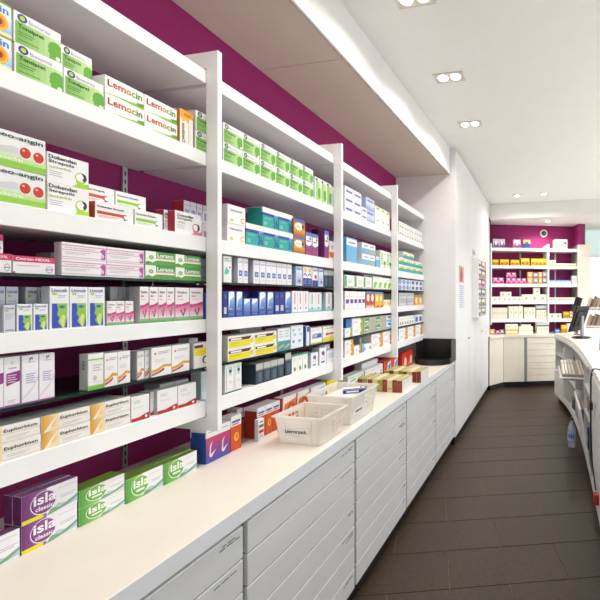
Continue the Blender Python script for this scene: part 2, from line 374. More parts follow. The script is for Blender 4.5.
def layers_mesh(name, layers, w, h, only, P):
    """layers in 0..1 of a face w x h; P maps (x, z, offset) to local coordinates"""
    b = MB(); n = 0; any_ = False
    def add(pts, faces, col, n):
        nonlocal any_; any_ = True
        b.poly([P(x*w, z*h, .0003+.00006*n) for x, z in pts], faces, mat(col, .45))
    for L in layers:
        k = L[0]
        n += 1
        if (k in 'tT') != (only == 'text'): continue
        if k == 'r': _, x0, y0, x1, y1, c = L; add([(x0, y0), (x1, y0), (x1, y1), (x0, y1)], [(0, 1, 2, 3)], c, n)
        elif k == 'p': add(L[1], [tuple(range(len(L[1])))], L[2], n)
        elif k == 'e':
            _, cx, cy, rx, ry, c = L; add([(cx+rx*math.cos(a*math.pi/9), cy+ry*math.sin(a*math.pi/9)) for a in range(18)], [tuple(range(18))], c, n)
        elif k == 'g':
            _, x0, y0, x1, y1, c0, c1, m = L
            for i in range(m):
                a = x0+(x1-x0)*i/m; e = x0+(x1-x0)*(i+1)/m; add([(a, y0), (e, y0), (e, y1), (a, y1)], [(0, 1, 2, 3)], mixc(c0, c1, (i+.5)/m), n)
        elif k == 'v':
            _, x0, y0, x1, y1, c0, c1, m = L
            for i in range(m):
                a = y0+(y1-y0)*i/m; e = y0+(y1-y0)*(i+1)/m; add([(x0, a), (x1, a), (x1, e), (x0, e)], [(0, 1, 2, 3)], mixc(c0, c1, (i+.5)/m), n)
        elif k in 'tT':
            _, txt, x, y, tw, th, c = L[:7]; pts, fs = text_geo(txt, k == 'T')
            if len(L) > 7: add([(x+q[1]*tw, y+q[0]*th) if L[7] == 'up' else (x+q[0]*tw, y+q[1]*th+q[0]*L[7]) for q in pts], fs, c, n+2)
            else: add([(x+q[0]*tw, y+q[1]*th) for q in pts], fs, c, n+2)
        elif k == 'l':                     # lines of small print
            _, x0, y0, x1, dy, m, c = L
            for i in range(m): add([(x0, y0-dy*i), (x1-(.08 if i % 2 else 0)*(x1-x0)*2, y0-dy*i), (x1-(.08 if i % 2 else 0)*(x1-x0)*2, y0-dy*i+dy*.38), (x0, y0-dy*i+dy*.38)], [(0, 1, 2, 3)], c, n)
    if not any_: b.bm.free(); return None
    me = bpy.data.meshes.new(name); b.bm.to_mesh(me); b.bm.free()
    for m in b.mats: me.materials.append(m)
    return me
DES = {}
def design(key, desc, front, side, layers=(), top=None, slayers=(), name='medicine_box', toplayers=()):
    DES[key] = (desc, front, side, top or front, list(layers), list(slayers), name)
_CB = {}
def carton_meshes(key, w, h, d):
    kk = (key, round(w, 3), round(h, 3), round(d, 3))
    if kk in _CB: return _CB[kk]
    desc, fc, sc, tcx, L, SL, nm = DES[key]
    b = MB(); b.box(0, 0, 0, w, d, h, mat(fc, .45, 'card'), .0006)
    b.bm.normal_update()
    i1, i2 = b.mi(mat(sc, .45, 'card')), b.mi(mat(tcx, .45, 'card'))
    for f in b.bm.faces:
        if abs(f.normal.x) > .9: f.material_index = i1
        elif abs(f.normal.z) > .9: f.material_index = i2
    body = b.mesh(nm)
    fr = layers_mesh('printed_front', L, w, h, 'shape', lambda x, z, o: Vector((x, -o, z)))
    tx = layers_mesh('lettering', L, w, h, 'text', lambda x, z, o: Vector((x, -o, z)))
    sd = layers_mesh('printed_side', SL, d, h, 'shape', lambda x, z, o: Vector((-o, d-x, z))) if SL else None
    # tuck flap on the end that faces the aisle entrance
    fl_ = MB().box(-.0006, d*.06, h*.02, .0, d*.94, h*.90 if h > w else h*.97, mat(sc, .5, 'card')).mesh('end_flap')
    _CB[kk] = (body, fr, tx, sd, fl_); return _CB[kk]
PLACED = []
def put(key, w, h, d, M3, z, rz, place, grp, small=False, col=0, st=0, nst=1, tilt=0):
    body, fr, tx, sd, fl_ = carton_meshes(key, w, h, d)
    o = link(DES[key][6], body); o.location = (M3.x, M3.y, z); o.rotation_euler = (0, tilt, rz)
    o['category'] = CATS[DES[key][6]]
    if fr: link('printed_front', fr, o)
    if tx: link('lettering', tx, o)
    if sd: link('printed_side', sd, o)
    if not small: link('end_flap', fl_, o)
    PLACED.append((o, DES[key][0], place, col, st, nst, grp)); return o
COUNT = {}
BAYN = ('first bay', 'second bay', 'third bay', 'last bay')
def row(place, z, x, key, pL, pR, n=1, st=1, h=.08, d=.10, back=0., small=False, jit=.4, gap=.0016, zup=0):
    """n stacks of st cartons between two picture columns on the shelf at height z, fronts at x-back"""
    X = x-back; y0, y1 = Yof(pL, X), Yof(pR, X); w = (y1-y0)/n-gap
    k0 = COUNT.get((place, DES[key][0]), 0); COUNT[(place, DES[key][0])] = k0+n
    for i in range(n):
        for j in range(st):
            r = R(random.uniform(-jit, jit))
            put(key, w, h, d, Vector((X-random.uniform(0, .002), y0+(y1-y0)*i/n+gap/2, 0)), z+.0004+zup+j*(h+.0006), R(90)+r, place, '%s %s' % (DES[key][0], place), small, k0+i, j, st)
ORD = 'first second third fourth fifth sixth seventh eighth ninth tenth eleventh twelfth thirteenth fourteenth fifteenth'.split()
def label_all():
    cols = {}
    for o, desc, place, col, st, nst, grp in PLACED: cols.setdefault((desc, place), set()).add(col)
    seen = {}
    for o, desc, place, col, st, nst, grp in PLACED:
        m = len(cols[(desc, place)]); q = []
        if nst == 2: q.append(('lower', 'upper')[st])
        elif nst == 3: q.append(('bottom', 'middle', 'top')[st])
        if m > 1: q.append(ORD[col]+' along' if col < m-1 or m == 2 else 'last along')
        lab = desc+', '+(' '.join(q)+', ' if q else '')+place
        if lab in seen: seen[lab] += 1; print('DUP', lab)
        seen[lab] = 1
        o['label'] = lab
        if sum(1 for p_ in PLACED if p_[6] == grp) > 1: o['group'] = grp
WH = '#f1eff2'; G1, G2 = '#6cab3f', '#cfe4b4'
ink, gry, lil = '#2b2b30', '#9b9aa4', '#8d84b4'
design('sunflower', 'white box with sunflower print', '#e9eef6', '#e9e3c8', [('v', 0, .1, 1, .62, '#8fbdea', '#e3eef8', 5), ('r', 0, 0, 1, .09, '#f2e2a4'), ('r', 0, .93, 1, 1, '#86a83e'), ('e', .60, .38, .30, .26, '#f0b828'), ('e', .60, .38, .2, .18, '#e8831d'), ('e', .60, .38, .1, .1, '#8c3a18'), ('T', 'in', .60, .66, .30, .20, '#3f7fc9')], '#86a83e')
TONS = [('g', .03, 0, 1, .70, '#74b248', G2, 8), ('p', [(.74, .0), (.74, .16), (.70, .22), (.72, .30), (.70, .36), (.74, .52), (.82, .60), (.93, .60), (1, .52), (1, .0)], '#64a83a'), ('e', .93, .08, .05, .07, '#eef4e4'), ('e', .17, .84, .10, .13, '#2b3f93'), ('e', .17, .84, .055, .075, '#b6c83c')]
design('face', 'green white box with face profile', WH, '#d9d8d6', TONS+[('t', 'Bionorica', .30, .76, .46, .12, lil), ('T', 'Tonsipret', .08, .46, .54, .17, '#26331f'), ('l', .08, .36, .42, .08, 2, '#5c7a48'), ('l', .08, .12, .50, .07, 1, '#5c7a48')])
design('face_thin', 'slim green white box with face profile', WH, '#e6e6e4', [('g', .15, 0, 1, .86, '#8cc45e', G2, 5), ('p', [(.55, .2), (.5, .4), (.6, .56), (1, .56), (1, .12), (.7, .1)], '#64a83a'), ('e', .3, .9, .2, .05, '#2b3f93')])
LEM = [('p', [(0, .04), (.3, .10), (.62, .14), (1, .26), (1, 0), (.3, 0)], '#8cbf3a'), ('p', [(0, .02), (.35, .0), (.7, .0), (.3, .05)], '#f4f4f0'), ('p', [(.80, .26), (1, .34), (1, .12), (.84, .08)], '#5f9a38')]
design('lemon', 'white box with red-to-green lettering and green swoosh', '#f4f3f2', '#e4e2e0', LEM+[('T', 'L', .06, .47, .12, .36, '#a8161c'), ('T', 'e', .19, .47, .11, .27, '#b83024'), ('T', 'm', .315, .47, .20, .27, '#c8501e'), ('T', 'o', .53, .47, .12, .27, '#c8901a'), ('T', 'c', .66, .47, .105, .27, '#9aac22'), ('T', 'in', .78, .47, .165, .36, '#2f8430')])
design('dentin', 'orange topped white tube box', '#f4eee6', '#d9953c', [('r', 0, .80, 1, 1, '#e8a133'), ('p', [(0, .80), (.2, .66), (.5, .72), (.62, .62), (.7, .80)], '#f0b83c'), ('T', 'Infant', .3, .84, .5, .07, '#b9402a'), ('T', 'Dentinox', .14, .06, .24, .56, '#4f4a52', 'up'), ('r', .62, .06, .66, .6, '#b9b4b8')], '#e8a133')
ANG = [('v', 0, .0, 1, .18, '#8fc840', '#8fc840', 1), ('v', 0, .18, 1, .40, '#b5da86', '#d6e6c6', 3), ('p', [(0, .46), (.45, .62), (1, .40), (1, .30), (.5, .44), (0, .34)], '#cfcfd6'), ('e', .64, .50, .12, .19, '#e8e6e4'), ('e', .87, .46, .12, .19, '#e8e6e4'), ('e', .64, .50, .095, .155, '#c8321f'), ('e', .87, .46, .095, .155, '#c8321f'), ('e', .61, .56, .025, .03, '#f0b0a0'), ('e', .84, .52, .025, .03, '#f0b0a0')]
design('angin', 'silver green box with two red lozenges', '#eceaee', '#c8c8c8', ANG+[('T', 'neo-angin', .15, .78, .80, .15, '#12483c'), ('T', 'zuckerfrei', .12, .20, .48, .11, '#f2f6e6')])
def dob(acc, arc): return [('l', .05, .36, .36, .07, 3, '#b9b7bd'), ('e', .80, .36, .15, .20, arc), ('e', .80, .37, .12, .15, WH), ('p', [(.80, .56), (.92, .50), (.95, .36), (.88, .22), (.84, .3), (.87, .4)], '#33333c'), ('p', [(.66, .30), (.72, .22), (.88, .16), (1, .2), (1, 0), (.56, 0), (.7, .10)], acc)]
design('strep_green', 'white lozenge box with lime splash', WH, '#dfe6c4', dob('#a8cf2e', '#a8cf2e')+[('T', 'Dobendan', .03, .80, .66, .13, ink), ('T', 'Strepsils', .03, .63, .60, .13, ink), ('T', 'zuckerfrei', .03, .49, .52, .09, '#a8c93a')])
design('strep_red', 'white lozenge box with crimson end', WH, '#b32746', dob('#d9788f', '#c23a55')+[('T', 'Dobendan', .08, .76, .60, .13, ink), ('T', 'Strepsils', .08, .60, .55, .13, ink), ('T', 'direkt', .10, .46, .26, .08, '#d9782c')])
def dob2(acc): return [('r', .04, .30, .78, .48, acc), ('l', .06, .20, .6, .07, 2, mixc(acc, '#ffffff', .3)), ('p', [(.70, .40), (.80, .26), (.88, .40), (.98, .80), (.93, .62), (.84, .22), (.74, .12)], '#3a3a42'), ('e', .76, .36, .09, .15, acc), ('e', .80, .34, .07, .12, WH)]
design('spray_red', 'flat white box with red band and black swoosh', WH, '#b3482c', dob2('#c8442c')+[('T', 'Dobendan Strepsils', .05, .64, .68, .15, ink)])
design('spray_green', 'flat white box with lime band and black swoosh', WH, '#d6d6d2', dob2('#8fc43a')+[('T', 'Dobendan Strepsils', .05, .64, .68, .15, ink)])
design('red_slim', 'slim white box with red side', '#dddbe4', '#b83038', [('r', .15, .1, .85, .55, '#8a8db0'), ('r', .1, .75, .9, .8, '#b9b7c8')])
design('cet_pink', 'flat white box with crimson band', '#efeaf0', '#cfcad2', [('r', 0, .66, 1, 1, '#cc2f63'), ('e', .86, .28, .10, .22, '#c6bfce'), ('e', .86, .28, .06, .13, '#efeaf0'), ('r', .76, .25, .96, .31, '#8d86a0'), ('l', .08, .44, .62, .10, 1, '#d6a0a8'), ('r', 0, 0, .05, .10, '#cc2f63')]+[('T', 'Cetirizin HEXAL', .06, .76, .82, .15, '#f6e9ef')], '#cc2f63')
design('cet_lilac', 'flat white box with pink lines', '#f1ecf2', '#e2d3dc', [('r', 0, .80, 1, .86, '#d48fb4'), ('r', 0, .54, .84, .58, '#d48fb4'), ('r', 0, .10, .84, .14, '#d9a3c0'), ('l', .06, .40, .60, .09, 2, '#cbb9d0'), ('p', [(.86, .08), (.88, .5), (.84, .66), (.92, .80), (.98, .74), (.97, .08)], '#b4509c'), ('e', .90, .32, .035, .14, '#e3c2dc')]+[('t', 'Cetirizin-ratiopharm', .06, .62, .66, .12, '#8a3c6a')])
design('meadow', 'green box with daisy and white lettering', '#4d9a4a', '#d8dcd4', [('r', 0, 0, .34, 1, '#eef2ea'), ('r', 0, .36, 1, .56, '#e9efe2'), ('r', .34, .48, 1, .54, '#d98a3c'), ('p', [(0, 0), (0, .22), (.1, .30), (.22, .18), (.34, .34), (.48, .2), (.6, .36), (.74, .2), (.86, .34), (1, .22), (1, 0)], '#5aa046'), ('e', .18, .56, .08, .16, '#8fa88e'), ('e', .18, .56, .03, .06, '#d8cf60')]+[('T', 'Lorano', .38, .60, .56, .30, '#f4f8f2')])
design('grey_plain', 'plain silver-grey box', '#c3c6cb', '#b4b7bd', [('r', .2, .55, .8, .7, '#8fb4ae'), ('r', .15, .2, .85, .24, '#9aa0aa')])
LIV = [('r', .1, .02, .9, .60, '#2d47b4'), ('p', [(.36, .60), (.42, .44), (.36, .34), (.5, .26), (.40, .16), (.66, .02), (.76, .02), (.9, .30), (.9, .60)], '#8fc04a'), ('p', [(.5, .2), (.62, .06), (.72, .02), (.8, .3), (.66, .34)], '#d3dc7a'), ('p', [(.42, .52), (.62, .56), (.82, .52), (.62, .47)], '#2d62a4')]
design('nose', 'white nasal spray box with blue green face', '#efeff3', '#cfd0d8', [(a[0],)+tuple(a[1:]) for a in LIV]+[('r', .12, .80, .35, .85, '#a9c83c'), ('l', .4, .78, .85, .04, 2, '#b7b6cc'), ('T', 'Livocab', .08, .87, .80, .085, '#5a5aa8')])
design('nose_back', 'pale lilac tall box with lime dash', '#d5d5df', '#bfc0ca', [('r', .12, .76, .42, .82, '#a9c83c'), ('l', .14, .66, .84, .06, 4, '#b0b0c6'), ('r', .1, .04, .9, .10, '#8f8fb0')]+[('T', 'Livocab', .1, .85, .80, .08, '#5a5aa8')])
VIV = [('v', 0, .12, 1, .50, '#efd9e4', '#d2588c', 6), ('p', [(0, .44), (1, .58), (1, .50), (0, .40)], '#c23a76'), ('v', 0, 0, 1, .12, '#4f9a4c', '#9ac08a', 2), ('p', [(.30, .33), (.44, .33), (.52, .20), (.66, .36), (.74, .33), (.54, .12)], '#23724e'), ('p', [(.56, .36), (.74, .40), (.70, .28), (.6, .26)], '#c8285c')]
design('vee', 'pink white box with green check mark', '#f2ecf0', '#cbc6cc', VIV+[('T', 'Vividrin', .1, .82, .70, .07, '#38383e'), ('T', 'akut', .1, .72, .36, .06, '#c23a5c'), ('l', .12, .64, .6, .04, 1, '#b7b0b8')])
design('silver_tall', 'tall silver grey box', '#c9cacf', '#b3b5bb', [('r', .1, .62, .9, .66, '#a4a7b0'), ('r', .2, .2, .8, .5, '#bdbfc6')])
design('blue_small', 'blue box', '#3c62b8', '#2c4a98', [('r', .1, .55, .9, .8, '#9fc0ea'), ('e', .5, .3, .3, .2, '#7fa6de')])
design('plumlabel', 'tall white box with plum label', '#efecf1', '#d9d2dc', [('r', 0, 0, 1, .035, '#9a4a92'), ('p', [(.14, .42), (1, .50), (1, .71), (.14, .67)], '#92297e'), ('e', .5, .88, .09, .04, '#dcd6de'), ('r', .28, .76, .78, .785, '#a9a3b8'), ('l', .22, .12, .72, .03, 2, '#b7aec4')]+[('l', .2, .62, .78, .045, 4, '#e6c9e0')])
design('lilacbow', 'tall white box with lilac ribbon', '#efecf2', '#ddd8e2', [('r', 0, 0, 1, .03, '#9a4a92'), ('p', [(0, .10), (.2, .20), (.7, .36), (1, .62), (1, .50), (.6, .26), (.1, .10)], '#e0d2e2'), ('p', [(.42, .94), (.60, .96), (.66, .90), (.54, .92), (.46, .86)], '#8d7cae'), ('l', .3, .85, .78, .03, 1, '#a99fc4'), ('l', .22, .60, .80, .045, 5, '#a99cc8')])
BAR = [('r', .30, .45, .72, .85, '#eceaea')]+[('r', .36, .47+.035*i, .66, .47+.035*i+(.012 if i % 3 else .022), '#3a3a40') for i in range(10)]
design('limefoot', 'white box with lime foot', '#eeecea', '#d8d6d2', [('r', 0, 0, 1, .12, '#7db53a'), ('r', 0, .82, 1, .86, '#8dbf52'), ('l', .3, .66, .85, .07, 3, '#b5b3b5'), ('e', .42, .32, .13, .08, '#c9c6ca'), ('l', .3, .2, .85, .03, 1, '#b5b3b5')], None, [('r', 0, 0, 1, .12, '#7db53a')]+BAR)
WAV = [('p', [(0, .24), (.3, .28), (.6, .40), (1, .36), (1, .28), (.6, .30), (.3, .18), (0, .14)], '#d9a033'), ('p', [(.02, .12), (.3, .16), (.62, .28), (.64, .20), (.4, .12), (.02, .05)], '#b52c34'), ('e', .18, .80, .06, .04, '#d98a7a'), ('l', .32, .84, .92, .05, 2, '#9a98b0'), ('l', .14, .58, .7, .04, 3, '#c9c7cf')]
design('redwave', 'white box with red gold wave', '#f0eeef', '#c4c5cc', WAV, None, [('r', .25, .3, .75, .75, '#5d6a94')])
YEL = [('r', .02, .30, .98, .62, '#ecdc20'), ('p', [(0, .62), (.6, .62), (.66, .82), (.0, .82)], '#5d2030'), ('r', .10, .66, .52, .78, '#f0e9e6'), ('e', .82, .70, .10, .20, '#e9d870')]
design('yellowband', 'white box with yellow band', '#f0edea', '#cfcdd2', [('r', 0, .0, 1, .10, '#f0edea'), ('r', .02, .50, 1, .78, '#ecdc20'), ('r', .02, .8, .5, .92, '#7d2a3a'), ('e', .62, .3, .16, .16, '#3a3a44'), ('e', .66, .28, .12, .12, '#f0edea'), ('r', .62, .08, 1, .24, '#e9d428')])
EUP = [('g', .0, 0, .33, 1, '#dc9a34', '#f2dcb4', 6), ('p', [(.04, .0), (.12, .30), (.20, .62), (.30, .9), (.22, .5), (.14, .0)], '#f4e8d2'), ('p', [(.10, 0), (.20, .30), (.28, .22), (.30, 0)], '#f0d9a8'), ('r', .33, .50, 1, .53, '#e6c492'), ('r', .33, .06, 1, .09, '#e6c492'), ('l', .40, .30, .8, .10, 2, '#c9c6ca')]
design('euph', 'white and amber box with black lettering', '#f0ece8', '#ddd6cc', EUP+[('T', 'Euphorbium', .36, .56, .58, .24, '#3a3236')])
RF = [('p', [(0, .0), (1, .0), (1, .26), (.8, .24), (.4, .14), (0, .14)], '#b3272c'), ('e', .82, .12, .07, .06, '#f3e4e4'), ('l', .14, .82, .5, .05, 3, '#b9b7bc'), ('l', .14, .56, .7, .04, 2, '#cfcdd2')]
design('redfoot', 'white box with curved red foot', '#efedef', '#b9babf', RF)
design('aqua_tall', 'pale blue-grey tall box', '#c4d0d4', '#aebdc2', [('l', .1, .86, .9, .08, 8, '#9fb2b8')])
ISLA_O = [('p', [(.53+.0, 0), (.6, .14), (.78, .20), (1, .10), (1, 0)], '#cfdff0'), ('p', [(.38, .0), (.45, .16), (.62, .30), (.8, .16), (.9, .2), (1, .3), (1, .24), (.8, .06), (.55, .0)], '#86a9cc')]
def isla(c0, c1, c2, lit): return [('g', 0, 0, .42, 1, c0, c1, 7), ('p', [(.40, 0), (.62, .30), (.78, .22), (1, .40), (1, .12), (.7, .06), (.5, 0)], '#b4cde2'), ('p', [(.5, .22), (.66, .14), (.84, .26), (1, .36), (1, .28), (.8, .10), (.6, .04), (.42, .0)], '#7fa877'), ('e', .37, .53, .235, .42, c2), ('e', .365, .54, .215, .385, c0), ('e', .37, .55, .195, .35, mixc(c0, c1, .5)), ('l', .66, .52, .96, .07, 2, '#c3c1cc'), ('r', .62, .82, .95, .85, '#d3d1da')]
design('isla_plum', 'plum and white pastille box', '#f1eef3', '#6e2b6c', isla('#6f2a72', '#a06ca4', '#efe3f0', 0)+[('r', 0, 0, .36, .14, '#e8dd1e'), ('T', 'isla', .19, .50, .40, .36, '#f8f4fa'), ('T', 'classic', .22, .28, .32, .15, '#f8f4fa')], '#8d5a90', BAR)
design('isla_green', 'green and white pastille box', '#f1f0f0', '#5f9440', isla('#4f9a3a', '#a8cf7c', '#e9f3de', 0)+[('T', 'isla', .19, .48, .40, .36, '#f8fbf4'), ('r', .26, .30, .48, .40, '#e3efd8')], '#7da33c')
design('bluered', 'blue and red gradient tall box', '#3a4fa4', '#2c55ac', [('v', 0, 0, 1, .74, '#4a4fae', '#cc3a66', 8), ('r', 0, .74, 1, 1, '#f2eef0'), ('p', [(.25, .2), (.3, .5), (.52, .62), (.38, .46), (.36, .24), (.8, .34), (.4, .14)], '#efd6e4'), ('l', .15, .88, .8, .05, 1, '#8d86a0')], '#f2eef0', [('r', 0, .74, 1, 1, '#f2efee'), ('r', .1, .83, .7, .87, '#6a6a80'), ('l', .15, .60, .7, .06, 5, '#6d8fd0')])
design('orangebox', 'orange box with white band', '#cf5426', '#a8341f', [('r', 0, .70, 1, 1, '#efedf0'), ('r', .1, .80, .9, .86, '#4a56a4'), ('r', .1, .74, .8, .77, '#c8442c'), ('e', .52, .38, .24, .13, '#eeb03a'), ('e', .56, .40, .13, .08, '#d98a2c')], '#efedf0', [('r', 0, .70, 1, 1, '#efedf0'), ('r', .1, .84, .8, .89, '#5a66ac'), ('r', .1, .78, .8, .81, '#c8442c'), ('l', .1, .56, .85, .07, 4, '#c9603c')])
design('tubebox', 'thin white pocket box with red square', '#efeff1', '#c9c9ce', [('r', .1, .62, .9, .74, '#2a8a5c'), ('r', .1, .36, .9, .50, '#c8322c'), ('l', .2, .26, .8, .05, 3, '#8b8b94'), ('r', .2, .85, .8, .9, '#55555c')])
design('orangewave', 'white box with orange circle and red edge', '#f2eeee', '#c94438', [('p', [(0, .1), (.2, .75), (1, .86), (1, 0), (.1, 0)], '#e8864a'), ('e', .62, .5, .26, .26, '#d95a24'), ('e', .62, .5, .12, .12, '#f2d6b8'), ('p', [(0, .0), (0, 1), (.08, 1), (.05, .5)], '#c22f34')])
design('bluescript', 'white flat box with blue script', '#eef1f6', '#9fbfe0', [('p', [(.1, .42), (.5, .55), (.9, .66), (.9, .76), (.5, .68), (.1, .56)], '#4f77c4'), ('r', 0, 0, 1, .14, '#7fc0dc')])
design('yellowblock', 'yellow box', '#e3d31c', '#cfba18', [('r', .1, .3, .9, .6, '#efe466')])
# second bay
design('tealband', 'teal box with blue band and white top', '#2fa79c', '#1f9088', [('r', 0, .74, 1, 1, '#f0eeef'), ('r', 0, .60, 1, .74, '#2a46a8'), ('p', [(.72, .60), (.72, .74), (1, .74), (1, .66)], '#8f8fce'), ('e', .16, .22, .1, .1, '#6fc0bc'), ('l', .1, .5, .55, .06, 2, '#7fcac4')]+[('T', '36', .66, .08, .30, .44, '#2a46a8')], '#f0eeef', [('r', 0, .74, 1, 1, '#d7d6da'), ('r', 0, .58, 1, .74, '#2a46a8')])
design('cwhite', 'white box with gold letter C', '#f2eff0', '#e4e0e4', [('e', .22, .18, .09, .09, '#d9c26a'), ('l', .2, .66, .8, .05, 1, '#a49aa8')]+[('T', 'GelomyrtC', .12, .66, .72, .12, '#6a5f74'), ('T', 'C', .72, .10, .22, .30, '#ddb83a')])
design('goldbrown', 'gold brown box', '#b9852c', '#8f5f24', [('v', 0, 0, 1, .4, '#a8541e', '#d9a83a', 4), ('e', .45, .58, .38, .22, '#f0e8dc'), ('r', 0, .85, 1, 1, '#4f6ab8'), ('e', .8, .6, .1, .14, '#2a4a30'), ('l', .2, .55, .6, .07, 1, '#b9402a')], '#4f6ab8')
design('purplebox', 'purple and white box', '#8d3f86', '#6d2f6a', [('r', 0, .86, 1, 1, '#5a7fd0'), ('p', [(.05, .46), (.05, .84), (.95, .84), (.95, .50), (.5, .40)], '#efe9f0'), ('r', .15, .6, .8, .65, '#c23a4c'), ('e', .7, .74, .14, .07, '#3a8a5c'), ('r', .1, .05, .9, .12, '#b9402a')], '#5a7fd0')
design('maroonbox', 'tall dark maroon box', '#4f1a3a', '#3f142e', [('e', .5, .88, .2, .05, '#6f9a90'), ('l', .15, .6, .8, .08, 3, '#7d4a66')])
design('whiteorange', 'narrow white and orange box', '#f0ecec', '#dcd6d6', [('r', 0, .1, 1, .4, '#e0702c'), ('r', .3, .55, .7, .8, '#c9c3c9')])
design('tealmark', 'white box with teal marks', '#eef0f0', '#d7dadc', [('p', [(.1, .36), (.3, .6), (.7, .44), (.6, .34), (.2, .30)], '#5fc4bc'), ('r', .1, .80, .9, .84, '#7fd0cc'), ('e', .76, .58, .1, .04, '#5a4a9c'), ('r', .1, .88, .6, .91, '#8d8a94')])
design('bluesquare', 'slim white box with blue square', '#edebf2', '#c9c8d6', [('r', .22, .28, .84, .50, '#5a6ab8'), ('r', .36, .34, .7, .44, '#a9b4dc'), ('r', .1, .80, .9, .86, '#c3bfd6'), ('l', .2, .16, .8, .05, 1, '#d4a89a')], None, [('r', .35, .22, .65, .55, '#7a7a88')])
design('icebox', 'ice blue box with red dot', '#c9d6ee', '#aebfe0', [('v', .1, .1, .9, .8, '#8fa9dc', '#e3ebf6', 4), ('e', .55, .25, .18, .08, '#cc4a44'), ('r', .1, .82, .9, .9, '#6f80c0')])
design('navyyellow', 'white navy box with yellow disc', '#eeeaf0', '#c9c6d6', [('r', 0, 0, 1, .40, '#3f3f92'), ('e', .5, .80, .26, .10, '#e3c93a'), ('p', [(.1, .5), (.5, .6), (.9, .46), (.9, .54), (.5, .68), (.1, .58)], '#5a5a94'), ('l', .2, .28, .8, .08, 3, '#8f8fc8')])
design('redspot', 'white navy box with red spot', '#eeeaf0', '#c9c6d6', [('r', 0, 0, 1, .32, '#3f3f92'), ('e', .6, .5, .22, .12, '#cc3a34'), ('r', .1, .8, .9, .88, '#8f8fc0')])
design('slatecap', 'dark slate carton with grey top', '#33424f', '#2a3844', [('r', 0, .72, 1, 1, '#b9bab6'), ('r', .0, .66, 1, .72, '#7d8488'), ('r', .3, .1, .8, .56, '#52636f')], '#c2c0ba')
design('tubeblue', 'blue box with white tube picture', '#2c4ba8', '#23408f', [('v', .10, .22, .90, .80, '#2f67c0', '#9fc4ee', 6), ('p', [(.12, .60), (.12, .94), (.88, .94), (.88, .80)], '#f0f2f6'), ('p', [(.12, .24), (.12, .6), (.4, .8), (.2, .44)], '#e9eef6'), ('e', .5, .93, .38, .05, '#f0f2f6'), ('r', .2, .30, .62, .35, '#e0a03a'), ('l', .14, .14, .86, .05, 2, '#7f9ad6')])
design('tubeblue_small', 'short blue box with white tube picture', '#2c4ba8', '#23408f', [('v', .10, .2, .90, .84, '#2f67c0', '#9fc4ee', 5), ('p', [(.12, .64), (.12, .96), (.88, .96), (.88, .84)], '#f0f2f6'), ('r', .2, .32, .7, .40, '#d9604a'), ('l', .14, .12, .86, .07, 1, '#7f9ad6')])
design('navytall', 'tall navy box', '#24388c', '#1d2f78', [('r', .2, .15, .8, .4, '#c3cbe0'), ('l', .3, .85, .7, .05, 3, '#6f80b8')])
design('redscript', 'white box with upright red lettering', '#efecf0', '#d4d3de', [('r', 0, 0, 1, .05, '#7fb4d6'), ('e', .5, .22, .14, .05, '#cc4a50'), ('r', .38, .42, .58, .92, '#d98f98')])
design('tealfoot', 'pale box with teal foot and red lettering', '#e0e9ee', '#bccdd6', [('v', 0, 0, 1, .2, '#5fb8b8', '#c9e0e4', 3), ('r', .40, .4, .58, .92, '#d98f98'), ('e', .5, .2, .14, .05, '#cc4a50')])
design('yellowbox', 'yellow and white box with maroon strip', '#f2efe8', '#e2ddd0', [('r', .03, .06, .84, .56, '#e9dd1c'), ('p', [(.03, .60), (.80, .60), (.90, .86), (.03, .82)], '#5d2030'), ('r', .10, .64, .50, .78, '#f0e9e6'), ('e', .90, .44, .08, .22, '#e3cf5a'), ('l', .08, .44, .5, .10, 2, '#c9bd1c')])
design('tealhalf', 'white box with teal lower half', '#eceef2', '#cdd6dc', [('r', 0, 0, 1, .44, '#2f9c9c'), ('p', [(.05, .14), (.5, .24), (.95, .30), (.95, .22), (.5, .14), (.1, .08)], '#e39a8c'), ('l', .2, .84, .8, .12, 3, '#b4b4c6')])
design('cloudbox', 'white box with pale blue flecks', '#e6ebf2', '#cad3de', [('e', .4, .3, .2, .07, '#5a9fd6'), ('e', .6, .6, .2, .06, '#a3c0e0'), ('e', .4, .8, .2, .05, '#b7b4d6')])
design('navyspine', 'white box with navy spine', '#e9ebf0', '#3f5a9c', [('r', 0, 0, .3, 1, '#c3c9d6'), ('r', .3, .7, 1, .95, '#3f5a9c')])
design('bluecapital', 'white box with blue block lettering', '#f0eef0', '#d9d6da', [('r', 0, 0, 1, .08, '#c9b83a'), ('l', .1, .86, .7, .06, 1, '#9a98a6'), ('r', .55, .35, .95, .62, '#3f66b8')]+[('T', 'ASS', .10, .34, .42, .30, '#2a3f86')])
design('yellowfoot', 'white box with yellow foot and red lettering', '#f0eee8', '#d9d6d0', [('r', 0, 0, 1, .30, '#e6d43a'), ('e', .3, .5, .1, .1, '#c8442c'), ('r', .35, .44, .9, .56, '#c8647a'), ('l', .2, .84, .8, .10, 1, '#9a98a6')])
design('giraffe', 'tall white box with aqua drop', '#f0eff0', '#d7d8da', [('r', 0, 0, 1, .05, '#2c5a44'), ('p', [(.4, .92), (.85, .92), (.8, .66), (.62, .56), (.45, .66)], '#a4d4d6'), ('e', .62, .76, .16, .06, '#5a4038'), ('e', .62, .38, .2, .06, '#efd6d6')]+[('t', 'Grippostad', .08, .10, .16, .78, '#4a4a50', 'up')])
design('leafdrop', 'white box with green red leaf drops', '#eff1ee', '#7fb8a4', [('r', 0, .90, 1, 1, '#4f9a7c'), ('p', [(.4, .06), (.3, .26), (.55, .36), (.66, .2)], '#3f9a54'), ('p', [(.5, .08), (.66, .30), (.74, .14)], '#c8442c'), ('l', .2, .78, .8, .06, 3, '#c3c9c6')], '#3f8a6c')
